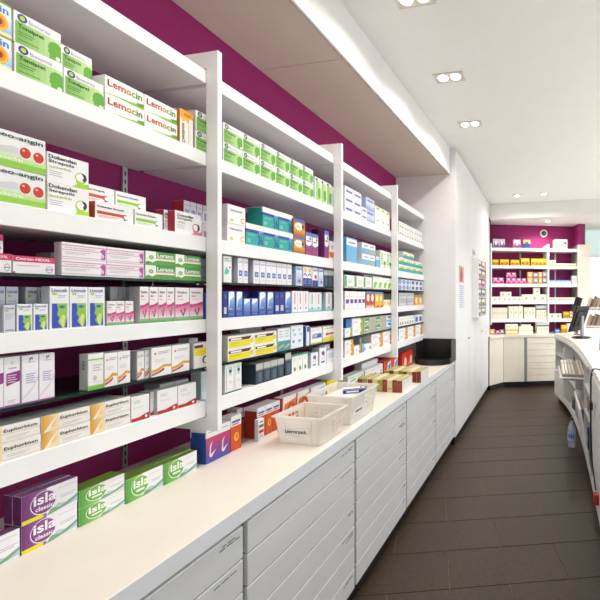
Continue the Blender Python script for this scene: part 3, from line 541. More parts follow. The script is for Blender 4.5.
design('blueclover', 'white box with blue emblem', '#edeff4', '#d2d6e0', [('e', .5, .68, .22, .12, '#3f5ab4'), ('e', .6, .58, .12, .08, '#c84a5c'), ('r', .25, .12, .75, .20, '#2f3f8c'), ('l', .2, .4, .8, .07, 2, '#c3c6d6')])
design('whiteplain', 'plain white box with grey print', '#ececf0', '#d3d4da', [('l', .15, .7, .85, .1, 4, '#b4b6c2')])
# third and last bay
design('lilacstack', 'white box with violet lettering', '#efedf4', '#d8d6e2', [('r', .12, .38, .88, .62, '#6f68ae'), ('l', .15, .2, .8, .1, 1, '#c3c0d6')])
design('periwinkle', 'periwinkle blue and white box', '#c3cbe8', '#a9b2d8', [('v', 0, 0, 1, .6, '#8f9cd6', '#e3e6f4', 4), ('r', .15, .7, .85, .82, '#5f6cb4')])
design('limecorner', 'white box with lime corner mark', '#f2f0e8', '#dcd9cc', [('p', [(.2, .82), (.4, .96), (.9, .96), (.7, .82)], '#b8c24a'), ('e', .6, .28, .1, .05, '#5f5f5a'), ('l', .3, .6, .7, .05, 2, '#d3d0c4')])
design('skyblue', 'large sky blue box', '#6fb6e0', '#5aa0cc', [('r', 0, .68, 1, .95, '#eef0f4'), ('r', .2, .78, .8, .84, '#8f86b4'), ('e', .3, .12, .08, .05, '#d9908a'), ('e', .7, .12, .08, .05, '#d9908a')])
design('skyorange', 'sky blue box with orange dots', '#6fb6e0', '#d3d9e2', [('r', 0, .52, 1, 1, '#f0eef2'), ('e', .45, .22, .10, .16, '#e39a2c'), ('e', .85, .20, .10, .16, '#e3b83a'), ('r', .15, .70, .45, .80, '#9a90bc'), ('r', .6, .70, .9, .80, '#9a90bc')])
design('limestripe', 'white box with lime stripe', '#f1f1ee', '#d9d9d4', [('r', .1, .2, .42, .9, '#b9d68a'), ('e', .7, .3, .2, .12, '#4f9a54'), ('e', .7, .12, .16, .08, '#e0d03a'), ('l', .5, .8, .9, .08, 1, '#c86a7a')])
design('greenspine', 'white box with green spine', '#f0f0ee', '#d7d8d4', [('r', 0, .08, .20, .95, '#58a85a'), ('l', .35, .6, .85, .1, 3, '#bcbcc0'), ('r', .3, .04, .9, .1, '#b98a7a')])
design('greenleaf', 'white box with green leaf', '#f0f2ea', '#d9dbd2', [('p', [(.15, .1), (.2, .5), (.5, .62), (.85, .5), (.6, .3), (.5, .1)], '#8cc63e')])
design('violetmark', 'white box with violet mark', '#f2eff4', '#dcd6de', [('r', .2, .34, .9, .56, '#6f3f92'), ('r', 0, 0, 1, .05, '#e3c9cc'), ('r', .3, .7, .8, .74, '#c3b9cc')])
design('redfruit', 'red and white box', '#c8452f', '#a03424', [('v', 0, 0, 1, .2, '#e8dccc', '#d98a5a', 2), ('e', .5, .62, .3, .22, '#efe6dc'), ('r', 0, .88, 1, 1, '#5a86c8')])
design('yellowfruit', 'yellow and red box', '#e3b324', '#c9901c', [('e', .5, .6, .26, .2, '#f2e9c4'), ('p', [(0, 0), (1, 0), (1, .18), (.4, .1)], '#c8452f'), ('r', 0, .88, 1, 1, '#5a86c8')])
design('darktop', 'white yellow box with dark top', '#efe9d2', '#d3cdb8', [('r', 0, .55, 1, 1, '#2f343c'), ('e', .5, .3, .3, .16, '#e3c83a')])
design('bluedeep', 'deep blue box', '#1f6fc0', '#18579a', [('r', .1, .4, .9, .5, '#3f8ad6')])
design('carrot', 'white box with green orange edge', '#f2f2ee', '#d9d9d4', [('p', [(.70, 0), (.84, .5), (.72, 1), (1, 1), (1, 0)], '#86b83e'), ('e', .82, .28, .12, .22, '#d98a3a'), ('l', .1, .6, .55, .12, 2, '#c3c3c0')])
design('sage', 'sage grey green box', '#aebda6', '#98a892', [('p', [(.05, .2), (.05, .8), (.4, .9), (.4, .4)], '#3f8a54'), ('r', .08, .4, .36, .56, '#e6ece2'), ('r', .5, .1, .95, .85, '#b9a99c')])
design('skyfleck', 'small white box with sky blue foot', '#eef0f4', '#d0d6e0', [('r', 0, 0, 1, .36, '#8fc6ea'), ('r', .2, .6, .7, .85, '#5a5f9c'), ('r', .7, .4, 1, .6, '#c86a54')])
design('amberedge', 'white box with amber edge', '#f0eff3', '#d9d3cc', [('p', [(.72, .0), (.64, .3), (.80, .5), (.68, .8), (.74, 1), (1, 1), (1, 0)], '#dd9a34'), ('l', .1, .6, .56, .14, 2, '#b4b4cc')])
design('skyamber', 'white box with sky blue spine and amber dots', '#eef0f4', '#5fb0e0', [('r', 0, 0, .22, 1, '#5fb0e0'), ('e', .3, .4, .1, .2, '#e39a2c'), ('e', .86, .4, .1, .22, '#d98a3a')])
design('violetscript', 'white box with violet script', '#f0eef4', '#d6d3de', [('r', .3, .2, .9, .42, '#7a5fa8'), ('r', .5, .5, .8, .6, '#a890c4'), ('l', .1, .8, .6, .1, 1, '#c3c0cc')])
design('mintscript', 'white box with green script', '#e6eee6', '#c3d0c6', [('p', [(.2, .2), (.9, .4), (.9, .56), (.2, .36)], '#5aa66a'), ('r', .1, .7, .8, .78, '#a8c3ae')])
design('redlattice', 'red box with blue white lattice', '#c8482c', '#a83822', [('p', [(.45, .1), (.5, .8), (.95, .9), (.95, .2)], '#e9e6ee'), ('p', [(.55, .2), (.6, .6), (.9, .8), (.85, .3)], '#3f6ac0')])
design('redfood', 'bright red box with pale figure', '#c03022', '#94241a', [('e', .6, .4, .22, .3, '#e3cfae'), ('r', .1, .1, .4, .3, '#d98a3a')])
design('tealdots', 'white box with teal and pink dots', '#f0f0ee', '#dcdcda', [('e', .28, .3, .14, .16, '#5fbcae'), ('e', .72, .3, .14, .16, '#d97a7a'), ('l', .1, .7, .9, .14, 1, '#c9c6c9')])
design('tealyellow', 'white box with teal foot and yellow dash', '#eef0ec', '#cfdcd8', [('r', 0, 0, 1, .5, '#3aa8a0'), ('r', .2, .52, .8, .76, '#e6c83a')])
design('bluelattice', 'white box with blue lattice', '#dfe4f2', '#b4bfe0', [('r', .1, .1, .45, .9, '#4f6fc4'), ('r', .6, .3, .9, .7, '#8fa3da')])
design('greyslab', 'grey box with pale label', '#bcbcc0', '#a3a4aa', [('r', .1, .2, .9, .45, '#d3d3d6'), ('r', .1, .6, .9, .68, '#96b0b0')])
design('orangeblock', 'orange yellow box', '#e6a01e', '#c9841a', [('e', .5, .45, .28, .3, '#efe2c4'), ('r', 0, .8, 1, 1, '#9a8a7c')])
design('navysquare', 'white box with navy square', '#ecedf2', '#ccd0da', [('r', .2, .2, .8, .8, '#4a5fa8')])
# back wall
design('photopair', 'violet white photo box', '#cfc6dc', '#a49ab8', [('p', [(.0, .0), (.2, .6), (.6, .7), (1, .3), (1, 0)], '#7a4f86'), ('e', .5, .55, .2, .25, '#efe9ee')])
design('navygold', 'navy and gold box', '#1f3a8c', '#182e70', [('r', 0, .55, 1, 1, '#d0b060'), ('e', .5, .6, .26, .2, '#4a4a54')])
design('leafcube', 'cream cube box with leaf', '#f4efd8', '#e0d4ac', [('e', .55, .4, .14, .14, '#a9c83c'), ('e', .82, .6, .12, .14, '#4f6a3c')])
design('mustard', 'mustard yellow box', '#dcb41c', '#9a7a18', [('r', .1, .15, .9, .5, '#a8541e'), ('r', .1, .65, .9, .8, '#f0d860'), ('e', .5, .4, .2, .2, '#cf9038')])
design('magenta', 'magenta patterned box', '#b8488c', '#8c3468', [('p', [(0, .1), (.5, .5), (1, .2), (1, .5), (.5, .8), (0, .4)], '#d9a0c4'), ('r', .2, .7, .8, .9, '#f0e2ea')])
design('apricot', 'orange and white patterned box', '#e08a2c', '#b86a20', [('e', .5, .45, .32, .2, '#f4ecdc'), ('r', .1, .75, .9, .92, '#f0e0b8')])
design('ash', 'grey white patterned box', '#a9a6a4', '#8c8a88', [('e', .5, .6, .3, .2, '#efeceb'), ('r', .1, .1, .9, .3, '#66646a')])
design('creamdot', 'cream box with grey dot', '#f3efe2', '#e0d9c6', [('e', .5, .42, .16, .18, '#b4b4a8'), ('l', .2, .75, .8, .1, 1, '#d6d0c0')])
design('creamtall', 'tall cream box', '#f4f0e4', '#e0dac8', [('r', .3, .45, .7, .6, '#d9c8b4'), ('r', 0, 0, .12, 1, '#ece0b0')])
design('displaybox', 'tall speckled display box with dark band', '#efe9d6', '#d6ceb8', [('r', 0, .68, 1, .78, '#4a3a2c'), ('r', 0, .78, 1, 1, '#c3cfd6')]+[('e', .2+.2*(i % 4), .1+.13*(i//4), .04, .03, '#b08a4a') for i in range(16)])
design('greensquare', 'white box with green square', '#f4f2ea', '#dedccc', [('r', .35, .2, .65, .8, '#8cc83c')])
design('bluewave', 'white box with blue wave', '#eef2f6', '#d3dce6', [('p', [(0, .4), (.3, .8), (.6, .5), (1, .8), (1, 1), (0, 1)], '#6fb0e0')])
design('yellowtray', 'flat pale box with yellow foot', '#f3efe0', '#e2dcc6', [('r', 0, 0, 1, .45, '#e3c83a')])
design('pinkflat', 'flat cream box with pink line', '#f3ece0', '#e0d6c6', [('r', 0, .4, 1, .6, '#e0b4ac')])
design('booklet', 'red brown booklet pack', '#8c3a26', '#e6e2da', [('l', .1, .7, .9, .12, 2, '#a85a42')], '#b8a86a')
design('booklet_olive', 'olive green booklet pack', '#9a9a4a', '#e6e2da', [('r', .1, .2, .9, .5, '#b8b86a')], '#a9b060')
design('booklet_cream', 'cream booklet pack', '#e0cfa4', '#e6e2da', [('r', .1, .2, .9, .4, '#c8a86a')], '#ddd0a0')
for k_ in ('booklet', 'booklet_olive', 'booklet_cream'): DES[k_] = DES[k_][:6]+('booklet_pack',)
for k_ in ('nose', 'nose_back', 'vee', 'tubeblue', 'tubeblue_small', 'tealmark', 'bluesquare', 'icebox', 'navytall', 'redscript', 'tealfoot', 'silver_tall'): DES[k_] = DES[k_][:6]+('spray_box',)
for k_ in ('isla_plum', 'isla_green', 'strep_green', 'strep_red', 'spray_red', 'spray_green', 'angin', 'lemon'): DES[k_] = DES[k_][:6]+('lozenge_box',)
for k_ in ('photopair', 'navygold', 'leafcube', 'mustard', 'magenta', 'apricot', 'ash', 'creamdot', 'creamtall', 'displaybox', 'greensquare', 'bluewave', 'yellowtray', 'pinkflat'): DES[k_] = DES[k_][:6]+('cosmetics_carton',)
CATS = {'spray_box': 'spray box', 'lozenge_box': 'lozenge box', 'cosmetics_carton': 'carton', 'booklet_pack': 'booklets', 'medicine_box': 'medicine box'}
# ------------------------------------------------------------------ what stands on the wall shelving
F_ = -1.285
def B_(n, b): return '%s board, %s' % (n, BAYN[b])
def G_(n, b): return '%s shelf, %s' % (n, BAYN[b])
zA, zB, zC, zD, zE = (BOARD[k][1] for k in ('top', 'second', 'third', 'fourth', 'bottom'))
zG1, zG2 = GLASSZ['upper glass'][1], GLASSZ['lower glass'][1]
# first bay
p = B_('second', 0)
row(p, zB, F_, 'sunflower', -20, 12.5, 1, 2, .080)
row(p, zB, F_, 'face', 14, 63, 1, 1, .078, .09); row(p, zB, F_, 'face', 63.6, 104, 1, 1, .074, .09)
row('%s, on top' % p, zB, F_, 'face', 13.5, 61.5, 1, 1, .078, .09, zup=.079); row('%s, on top' % p, zB, F_, 'face', 61, 92.5, 1, 1, .074, .09, .030, zup=.075)
row(p, zB, F_, 'lemon', 105, 177.5, 2, 2, .055, .085)
row(p, zB, F_, 'whiteplain', 92, 104, 3, 1, .105, .05, .125)
row(p, zB, F_, 'dentin', 180, 193.5, 1, 1, .125, .045)
row(p, zB, F_, 'face', 195.5, 219, 1, 2, .074, .08)
p = B_('third', 0)
row(p, zC, F_, 'angin', -16, 46, 1, 2, .088, .06)
row(p, zC, F_, 'strep_green', 47, 89.5, 1, 2, .078, .05, .006)
row(p, zC, F_, 'spray_red', 95, 134, 1, 1, .051, .05); row('%s, on top' % p, zC, F_, 'spray_red', 75, 115, 1, 1, .051, .05, .03, zup=.052)
row(p, zC, F_, 'spray_green', 134.6, 163, 1, 1, .051, .05); row('%s, on top' % p, zC, F_, 'spray_green', 115.6, 146.5, 1, 1, .051, .05, .03, zup=.052)
row(p, zC, F_, 'strep_red', 164, 174, 1, 1, .078, .04, .03); row(p, zC, F_, 'strep_red', 175, 201.5, 1, 1, .078, .04)
row(p, zC, F_, 'red_slim', 184, 209, 4, 2, .072, .05, .085)
p = G_('upper glass', 0)
row(p, zG1, F_, 'cet_pink', -22, 12, 1, 1, .046, .08); row('%s, on top' % p, zG1, F_, 'cet_pink', -40, 4, 1, 1, .046, .08, .01, zup=.047)
row(p, zG1, F_, 'cet_pink', 12.6, 55.5, 1, 1, .044, .08)
row(p, zG1, F_, 'silver_tall', 51, 57.5, 1, 1, .068, .06, .10)
row(p, zG1, F_, 'cet_lilac', 61.5, 144.5, 2, 2, .045, .028)
row(p, zG1, F_, 'meadow', 145.5, 201, 2, 2, .046, .09)
row(p, zG1, F_, 'grey_plain', 192, 207, 2, 1, .098, .05, .10)
p = B_('fourth', 0)
row(p, zD, F_, 'nose_back', -8, 19, 2, 1, .112, .05, .047); row(p, zD, F_, 'nose_back', 26, 50.5, 2, 1, .112, .03, .047)
row('%s, front' % p, zD, F_, 'nose_back', 3.5, 16, 1, 1, .066, .045)
row('%s, small size' % p, zD, F_, 'nose', 17, 48.5, 2, 1, .068, .045)
row(p, zD, F_, 'nose', 49.6, 105.5, 3, 1, .114, .030)
row(p, zD, F_, 'silver_tall', 110, 135, 3, 1, .118, .045, .07)
row('%s, small size' % p, zD, F_, 'vee', 107, 134, 3, 1, .073, .04)
row(p, zD, F_, 'vee', 140, 175, 4, 1, .119, .045); row(p, zD, F_, 'vee', 175.6, 203.5, 2, 1, .119, .045)
row(p, zD, F_, 'blue_small', 205, 214, 1, 1, .10, .05)
p = G_('lower glass', 0)
row(p, zG2, F_, 'plumlabel', -14, 21, 2, 1, .122, .05); row(p, zG2, F_, 'lilacbow', 22, 55.5, 2, 1, .121, .05)
row(p, zG2, F_, 'limefoot', 88, 104, 1, 1, .104, .034); row(p, zG2, F_, 'redwave', 104.3, 131, 2, 1, .100, .05)
row(p, zG2, F_, 'redwave', 151.5, 190, 2, 1, .097, .045); row('%s, set back' % p, zG2, F_, 'redwave', 137.5, 152, 2, 1, .092, .05, .01)
row(p, zG2, F_, 'silver_tall', 189, 198, 1, 1, .108, .05, .055)
row(p, zG2, F_, 'yellowband', 194, 212, 1, 1, .094, .05)
p = B_('bottom', 0)
row(p, zE, F_, 'euph', -20, 131, 3, 2, .0425, .09)
row(p, zE, F_, 'redfoot', 131, 149.5, 1, 1, .079, .05); row(p, zE, F_, 'redfoot', 157.5, 196.5, 2, 1, .080, .04)
row('%s, set back' % p, zE, F_, 'redfoot', 150.5, 160, 2, 1, .078, .05, .014); row(p, zE, F_, 'whiteplain', 160, 189, 2, 1, .084, .07, .07)
row(p, zE, F_, 'aqua_tall', 201.5, 209.5, 1, 1, .108, .05, .02)
# worktop below the shelves
FW = -1.312; p = 'worktop under the first bay'
row(p, .90, FW, 'isla_plum', 21.5, 78, 1, 2, .074, .030); row('worktop at the picture edge', .90, FW, 'isla_plum', -50, 20.5, 1, 1, .074, .030)
row('back row, %s' % p, .90, FW, 'isla_plum', 12.3, 70.5, 1, 2, .074, .030, .032)
row(p, .90, FW, 'isla_green', 78.8, 125, 1, 2, .051, .030); row('%s, single' % p, .90, FW, 'isla_green', 125.5, 163, 1, 1, .076, .030); row('%s, single' % p, .90, FW, 'isla_green', 163.3, 197, 1, 1, .074, .030)
row('back row, %s' % p, .90, FW, 'isla_green', 71.5, 118.4, 1, 2, .050, .030, .032); row('back row, %s' % p, .90, FW, 'isla_green', 119, 191.5, 2, 1, .074, .030, .032)
p = 'worktop by the first upright'
row(p, .90, FW, 'bluered', 206, 230.5, 2, 1, .136, .075); row('%s, set back' % p, .90, FW, 'bluered', 203.5, 214, 1, 1, .136, .06, .10)
row(p, .90, FW, 'orangebox', 231, 241.5, 1, 1, .150, .05)
p = 'worktop under the second bay'
row(p, .90, FW, 'orangebox', 257.5, 280, 3, 1, .142, .075); row(p, .90, FW, 'orangebox', 237, 243, 1, 1, .142, .05, .08)
row(p, .90, FW+.030, 'tubebox', 258.5, 264.5, 1, 1, .10, .02)
row(p, .90, FW, 'orangewave', 282, 309.5, 2, 1, .145, .05); row(p, .90, FW, 'bluescript', 311, 326, 1, 2, .070, .05); row(p, .90, FW, 'yellowblock', 327, 338, 1, 1, .145, .05)
p = 'worktop under the third bay'
row(p, .90, FW, 'mintscript', 348, 364, 2, 2, .058, .07); row(p, .90, FW, 'violetscript', 365, 383, 3, 1, .115, .05); row(p, .90, FW, 'whiteplain', 362, 378, 2, 1, .15, .06, .06)
p = 'worktop by the last upright'
row(p, .90, FW, 'redlattice', 384, 398, 2, 1, .125, .06); row(p, .90, FW+.03, 'redfood', 402, 413, 2, 1, .14, .05)
# second bay
p = B_('second', 1)
row(p, zB, F_, 'face', 223, 313.5, 6, 2, .079, .08); row(p, zB, F_, 'face_thin', 315, 331.5, 3, 1, .132, .06); row(p, zB, F_, 'silver_tall', 325, 334, 1, 1, .16, .06, .07)
p = B_('third', 1)
row(p, zC, F_, 'cwhite', 227.5, 245.5, 1, 2, .077, .04); row(p, zC, F_, 'tealband', 246, 293, 3, 1, .096, .09)
row('%s, on top' % p, zC, F_, 'tealband', 263, 293, 2, 1, .096, .09, .012, zup=.097); row('%s, behind' % p, zC, F_, 'tealband', 263.5, 279, 1, 2, .096, .09, .105)
row(p, zC, F_, 'goldbrown', 293.6, 305, 1, 2, .090, .05); row(p, zC, F_, 'purplebox', 305.5, 318.5, 2, 1, .125, .05); row(p, zC, F_, 'maroonbox', 319, 323.4, 1, 1, .17, .05, .03)
row('%s, taller' % p, zC, F_, 'purplebox', 324.6, 329, 1, 1, .165, .05); row(p, zC, F_, 'whiteorange', 329.5, 335, 1, 1, .11, .05)
p = G_('upper glass', 1)
row(p, zG1, F_, 'tealmark', 223.5, 232, 1, 1, .108, .05); row(p, zG1, F_, 'bluesquare', 238, 248.5, 2, 1, .108, .06); row(p, zG1, F_, 'bluesquare', 253.5, 292, 7, 1, .106, .06)
row(p, zG1, F_, 'icebox', 296, 302.5, 1, 1, .102, .05); row(p, zG1, F_, 'navyyellow', 303, 312, 2, 1, .106, .05); row(p, zG1, F_, 'redspot', 312.5, 318, 1, 1, .106, .05); row(p, zG1, F_, 'icebox', 318.5, 323.5, 1, 1, .104, .05); row(p, zG1, F_, 'slatecap', 324, 336, 3, 1, .100, .04)
p = B_('fourth', 1)
row(p, zD, F_, 'navytall', 223, 227.5, 1, 1, .108, .04); row(p, zD, F_, 'tubeblue', 228, 243, 2, 1, .110, .045); row(p, zD, F_, 'tubeblue_small', 243.4, 258.6, 2, 1, .080, .045); row(p, zD, F_, 'tubeblue', 259, 274, 2, 1, .110, .045)
row(p, zD, F_, 'navytall', 242, 262, 3, 1, .108, .04, .055); row(p, zD, F_, 'navytall', 274.6, 284.6, 2, 1, .110, .045); row(p, zD, F_, 'tubeblue', 285, 291.5, 1, 1, .112, .045)
row(p, zD, F_, 'redscript', 292, 308.5, 3, 1, .116, .045); row(p, zD, F_, 'tealfoot', 309, 322, 2, 1, .110, .06); row(p, zD, F_, 'tealfoot', 326, 332.5, 1, 1, .112, .06)
p = G_('lower glass', 1)
row(p, zG2, F_, 'yellowbox', 228, 277, 2, 2, .052, .08); row(p, zG2, F_, 'silver_tall', 240, 262, 3, 1, .118, .05, .10); row(p, zG2, F_, 'tealhalf', 278, 290.5, 2, 1, .112, .07); row(p, zG2, F_, 'cloudbox', 291, 303.5, 2, 1, .118, .06); row(p, zG2, F_, 'navyspine', 306, 309.5, 1, 1, .108, .06); row(p, zG2, F_, 'bluecapital', 311, 322.5, 1, 1, .092, .06); row(p, zG2, F_, 'yellowfoot', 323, 336, 1, 1, .092, .06)
p = B_('bottom', 1)
row(p, zE, F_, 'giraffe', 225, 242, 2, 1, .118, .05); row(p, zE, F_, 'slatecap', 256, 284, 4, 1, .092, .095); row(p, zE, F_, 'slatecap', 285.5, 291.5, 1, 1, .112, .07); row(p, zE, F_, 'leafdrop', 292, 308, 3, 1, .096, .07); row(p, zE, F_, 'blueclover', 311, 318, 1, 1, .082, .07); row('%s, on top' % p, zE, F_, 'whiteplain', 318, 330, 2, 1, .10, .06, .06)
row(p, zE, F_, 'blueclover', 319.5, 326.5, 1, 1, .10, .05); row(p, zE, F_, 'whiteplain', 327, 336, 1, 1, .075, .05)
# third bay
p = B_('second', 2)
row(p, zB, F_, 'lilacstack', 345, 361.5, 2, 3, .058, .07); row(p, zB, F_, 'lilacstack', 362, 367, 1, 2, .045, .07); row(p, zB, F_, 'periwinkle', 366, 374.5, 1, 2, .09, .07, .004); row(p, zB, F_, 'limecorner', 375, 390, 3, 1, .15, .06)
p = B_('third', 2)
row(p, zC, F_, 'skyblue', 346.5, 357, 1, 1, .165, .12); row(p, zC, F_, 'skyorange', 362, 375.5, 1, 2, .080, .10); row(p, zC, F_, 'skyblue', 376, 379.5, 1, 1, .085, .06); row(p, zC, F_, 'limestripe', 380.5, 392, 2, 1, .14, .05); row('%s, behind' % p, zC, F_, 'whiteplain', 364, 384, 3, 1, .14, .06, .115)
p = G_('upper glass', 2)
row(p, zG1, F_, 'greenspine', 345, 372, 3, 1, .085, .06); row(p, zG1, F_, 'whiteplain', 364, 382, 2, 1, .108, .06, .065); row(p, zG1, F_, 'greenleaf', 373, 392, 4, 1, .094, .05)
p = B_('fourth', 2)
row(p, zD, F_, 'violetmark', 345, 365.5, 5, 1, .122, .05); row(p, zD, F_, 'redfruit', 366, 374.5, 2, 1, .124, .05); row(p, zD, F_, 'yellowfruit', 375, 383, 2, 1, .122, .05); row(p, zD, F_, 'darktop', 383.5, 392, 3, 1, .11, .05)
p = G_('lower glass', 2)
row(p, zG2, F_, 'carrot', 345, 352, 1, 1, .060, .06); row('%s, on top' % p, zG2, F_, 'bluedeep', 346, 352, 1, 1, .058, .06, .01, zup=.061); row(p, zG2, F_, 'carrot', 352.5, 363.5, 1, 2, .059, .06); row(p, zG2, F_, 'sage', 364, 386, 2, 2, .058, .06); row(p, zG2, F_, 'skyfleck', 386.5, 393, 1, 2, .056, .06)
p = B_('bottom', 2)
row(p, zE, F_, 'amberedge', 345, 353.5, 1, 2, .055, .07); row(p, zE, F_, 'amberedge', 354, 361, 1, 1, .058, .06); row(p, zE, F_, 'skyamber', 362, 371, 1, 1, .052, .06); row(p, zE, F_, 'amberedge', 371.5, 393, 2, 2, .056, .07); row(p, zE, F_, 'whiteplain', 360, 374, 2, 1, .095, .06, .075)
# last bay
p = B_('second', 3)
row(p, zB, F_, 'tealdots', 399, 422.5, 5, 2, .062, .06)
p = B_('third', 3)
row(p, zC, F_, 'tealyellow', 399, 422.5, 4, 2, .062, .06); row('%s, on top' % p, zC, F_, 'tealyellow', 403, 414, 2, 1, .062, .06, .004, zup=.126)
p = G_('upper glass', 3)
row(p, zG1, F_, 'bluelattice', 399, 410.5, 3, 2, .050, .06); row(p, zG1, F_, 'navysquare', 411, 422.5, 3, 2, .050, .06)
p = B_('fourth', 3)
row(p, zD, F_, 'greyslab', 399, 414, 2, 2, .060, .06); row(p, zD, F_, 'orangeblock', 414.5, 422.5, 2, 1, .105, .06)
p = G_('lower glass', 3)
row(p, zG2, F_, 'tealdots', 399, 414, 3, 1, .085, .06); row(p, zG2, F_, 'navysquare', 414.5, 422.5, 2, 1, .080, .06)
p = B_('bottom', 3)
row(p, zE, F_, 'amberedge', 399, 422.5, 3, 2, .055, .06)
# two rows of striped booklet packs
for (y, x0, d, n, pl) in ((2.36, -1.300, .20, 9, 'front row beyond the plastic baskets'), (2.66, -1.235, .20, 8, 'rear row before the black tray')):
    wd = .037; pat = ['booklet', 'booklet_olive', 'booklet', 'booklet_cream', 'booklet_olive', 'booklet', 'booklet_cream', 'booklet', 'booklet']
    for i in range(n):
        k_ = pat[i if n == 9 else (i+1) % 9]; c0 = COUNT.get((pl, DES[k_][0]), 0); COUNT[(pl, DES[k_][0])] = c0+1
        put(k_, wd-.0015, .082+.004*(i % 2), d-.003*(i % 3), Vector((x0+i*wd, y+random.uniform(0, .004), 0)), .9004, R(random.uniform(-.5, .5)), pl, 'booklet packs, '+pl, True, c0)

# ------------------------------------------------------------------ back cabinets and back shelving
def bpx(px, n):
    o_ = S0+bn*n; k = (px-CX)/F
    u0, ue = o_.x*c_+o_.y*s_, be.x*c_+be.y*s_; d0, de = -o_.x*s_+o_.y*c_, -be.x*s_+be.y*c_
    return (k*d0-u0)/(ue-k*de)
bs = tag(empty('back_shelving', (S0.x, S0.y, .9), BD), 'white wall shelving along the purple back wall, beyond the tall cabinet', 'shelving')
tp, te = bpx(547.3, 0), bpx(577.5, 0)
UPT = (.005, tp, te)
for i, t in enumerate(UPT[:2]):
    MB().box(t, -.045, .165, t+.022, .277, 1.60, WHITE, .0015).build('upright', bs)
for i in range(2):
    t0, t1 = UPT[i]+.0225, UPT[i+1]-.0005
    for z0, z1 in BOARD.values():
        MB().box(t0, 0, z0-.9, t1, .277, z1-.9, WHITE, .0015).build('shelf_board', bs)
    tm = (t0+t1)/2-(.05 if i else -.08)
    for z0, z1 in ((.93, 1.10), (1.165, 1.424), (1.476, 1.733), (1.791, 2.062), (2.114, 2.376)):
        b = MB().box(tm-.012, .268, z0-.9, tm+.012, .2785, z1-.9, STEEL); b.build('wall_rail', bs)
MB().box(te, -.06, .001, te+.22, .0, 1.60, BEIGE, .002).build('end_panel', bs)
MB().box(te, .001, .001, te+.02, .277, 1.60, GREY, .001).build('side_panel', bs)
def brow(place, z, key, pL, pR, n=1, st=1, h=.08, d=.08, back=.012, zup=0):
    t0, t1 = bpx(pL, back), bpx(pR, back); w = (t1-t0)/n-.002
    k0 = COUNT.get((place, DES[key][0]), 0); COUNT[(place, DES[key][0])] = k0+n
    for i in range(n):
        P = bp(t0+(t1-t0)*i/n+.001, back+random.uniform(0, .003))
        for j in range(st): put(key, w, h, d, P, z+.0004+zup+j*(h+.0006), BD+R(random.uniform(-.6, .6)), place, DES[key][0]+' '+place, True, k0+i, j, st)
p = 'top board, back wall'
brow(p, zA, 'photopair', 493, 505, 2, 1, .155, .05); brow(p, zA, 'photopair', 513.5, 520.5, 1, 1, .15, .05); brow(p, zA, 'navygold', 523.3, 530.5, 1, 1, .15, .05); brow(p, zA, 'leafcube', 555.5, 567.5, 1, 1, .175, .15, .03)
p = 'second board, back wall'
brow(p, zB, 'mustard', 492.5, 498.5, 1, 1, .105, .08); brow(p, zB, 'mustard', 499.8, 509, 1, 1, .11, .08); brow(p, zB, 'mustard', 510.6, 519.6, 1, 1, .105, .08); brow(p, zB, 'mustard', 520.8, 529.5, 1, 1, .135, .08); brow(p, zB, 'mustard', 531, 546.5, 2, 1, .13, .08)
brow(p, zB, 'yellowtray', 549, 576.5, 3, 1, .05, .12); brow('second board right part, back wall'.replace(' right part', ', on top'), zB, 'greensquare', 549.3, 556, 1, 1, .055, .07, .02, zup=.051)
p = 'third board, back wall'
brow(p, zC, 'magenta', 492.5, 504, 2, 1, .11, .08); brow(p, zC, 'magenta', 506, 526.5, 4, 1, .10, .08); brow('%s, on top' % p, zC, 'magenta', 506.3, 516.2, 2, 1, .10, .07, .015, zup=.101)
brow(p, zC, 'apricot', 527.3, 533, 1, 2, .105, .07); brow(p, zC, 'ash', 533.4, 538, 1, 2, .10, .07); brow(p, zC, 'apricot', 538.4, 542.4, 1, 2, .105, .07); brow(p, zC, 'ash', 542.7, 546.7, 1, 2, .105, .07)
brow(p, zC, 'bluewave', 549, 571, 5, 1, .07, .08); brow(p, zC, 'whiteplain', 572.5, 577, 1, 1, .15, .08)
p = 'fourth board, back wall'
brow(p, zD, 'creamdot', 492, 522, 6, 1, .085, .08); brow('%s, on top' % p, zD, 'creamdot', 500.5, 511.5, 2, 1, .085, .07, .015, zup=.086); brow('%s, larger size' % p, zD, 'creamdot', 522.3, 546.8, 3, 1, .125, .08); brow('%s, on top' % p, zD, 'creamdot', 533.7, 540, 1, 1, .12, .07, .015, zup=.126)
brow(p, zD, 'pinkflat', 549, 576.8, 3, 1, .07, .10)
p = 'bottom board, back wall'
brow(p, zE, 'creamtall', 492.2, 507.5, 7, 1, .20, .08); brow('%s, larger size' % p, zE, 'creamtall', 508.5, 523, 3, 1, .225, .08); brow(p, zE, 'creamtall', 524, 535.5, 3, 1, .205, .08)
brow(p, zE, 'displaybox', 536.3, 546.6, 1, 1, .235, .10, .005); brow(p, zE, 'greensquare', 549, 561.5, 2, 1, .09, .08); brow(p, zE, 'mustard', 563.5, 569, 1, 1, .12, .07); brow(p, zE, 'apricot', 569.5, 573, 1, 1, .13, .07)
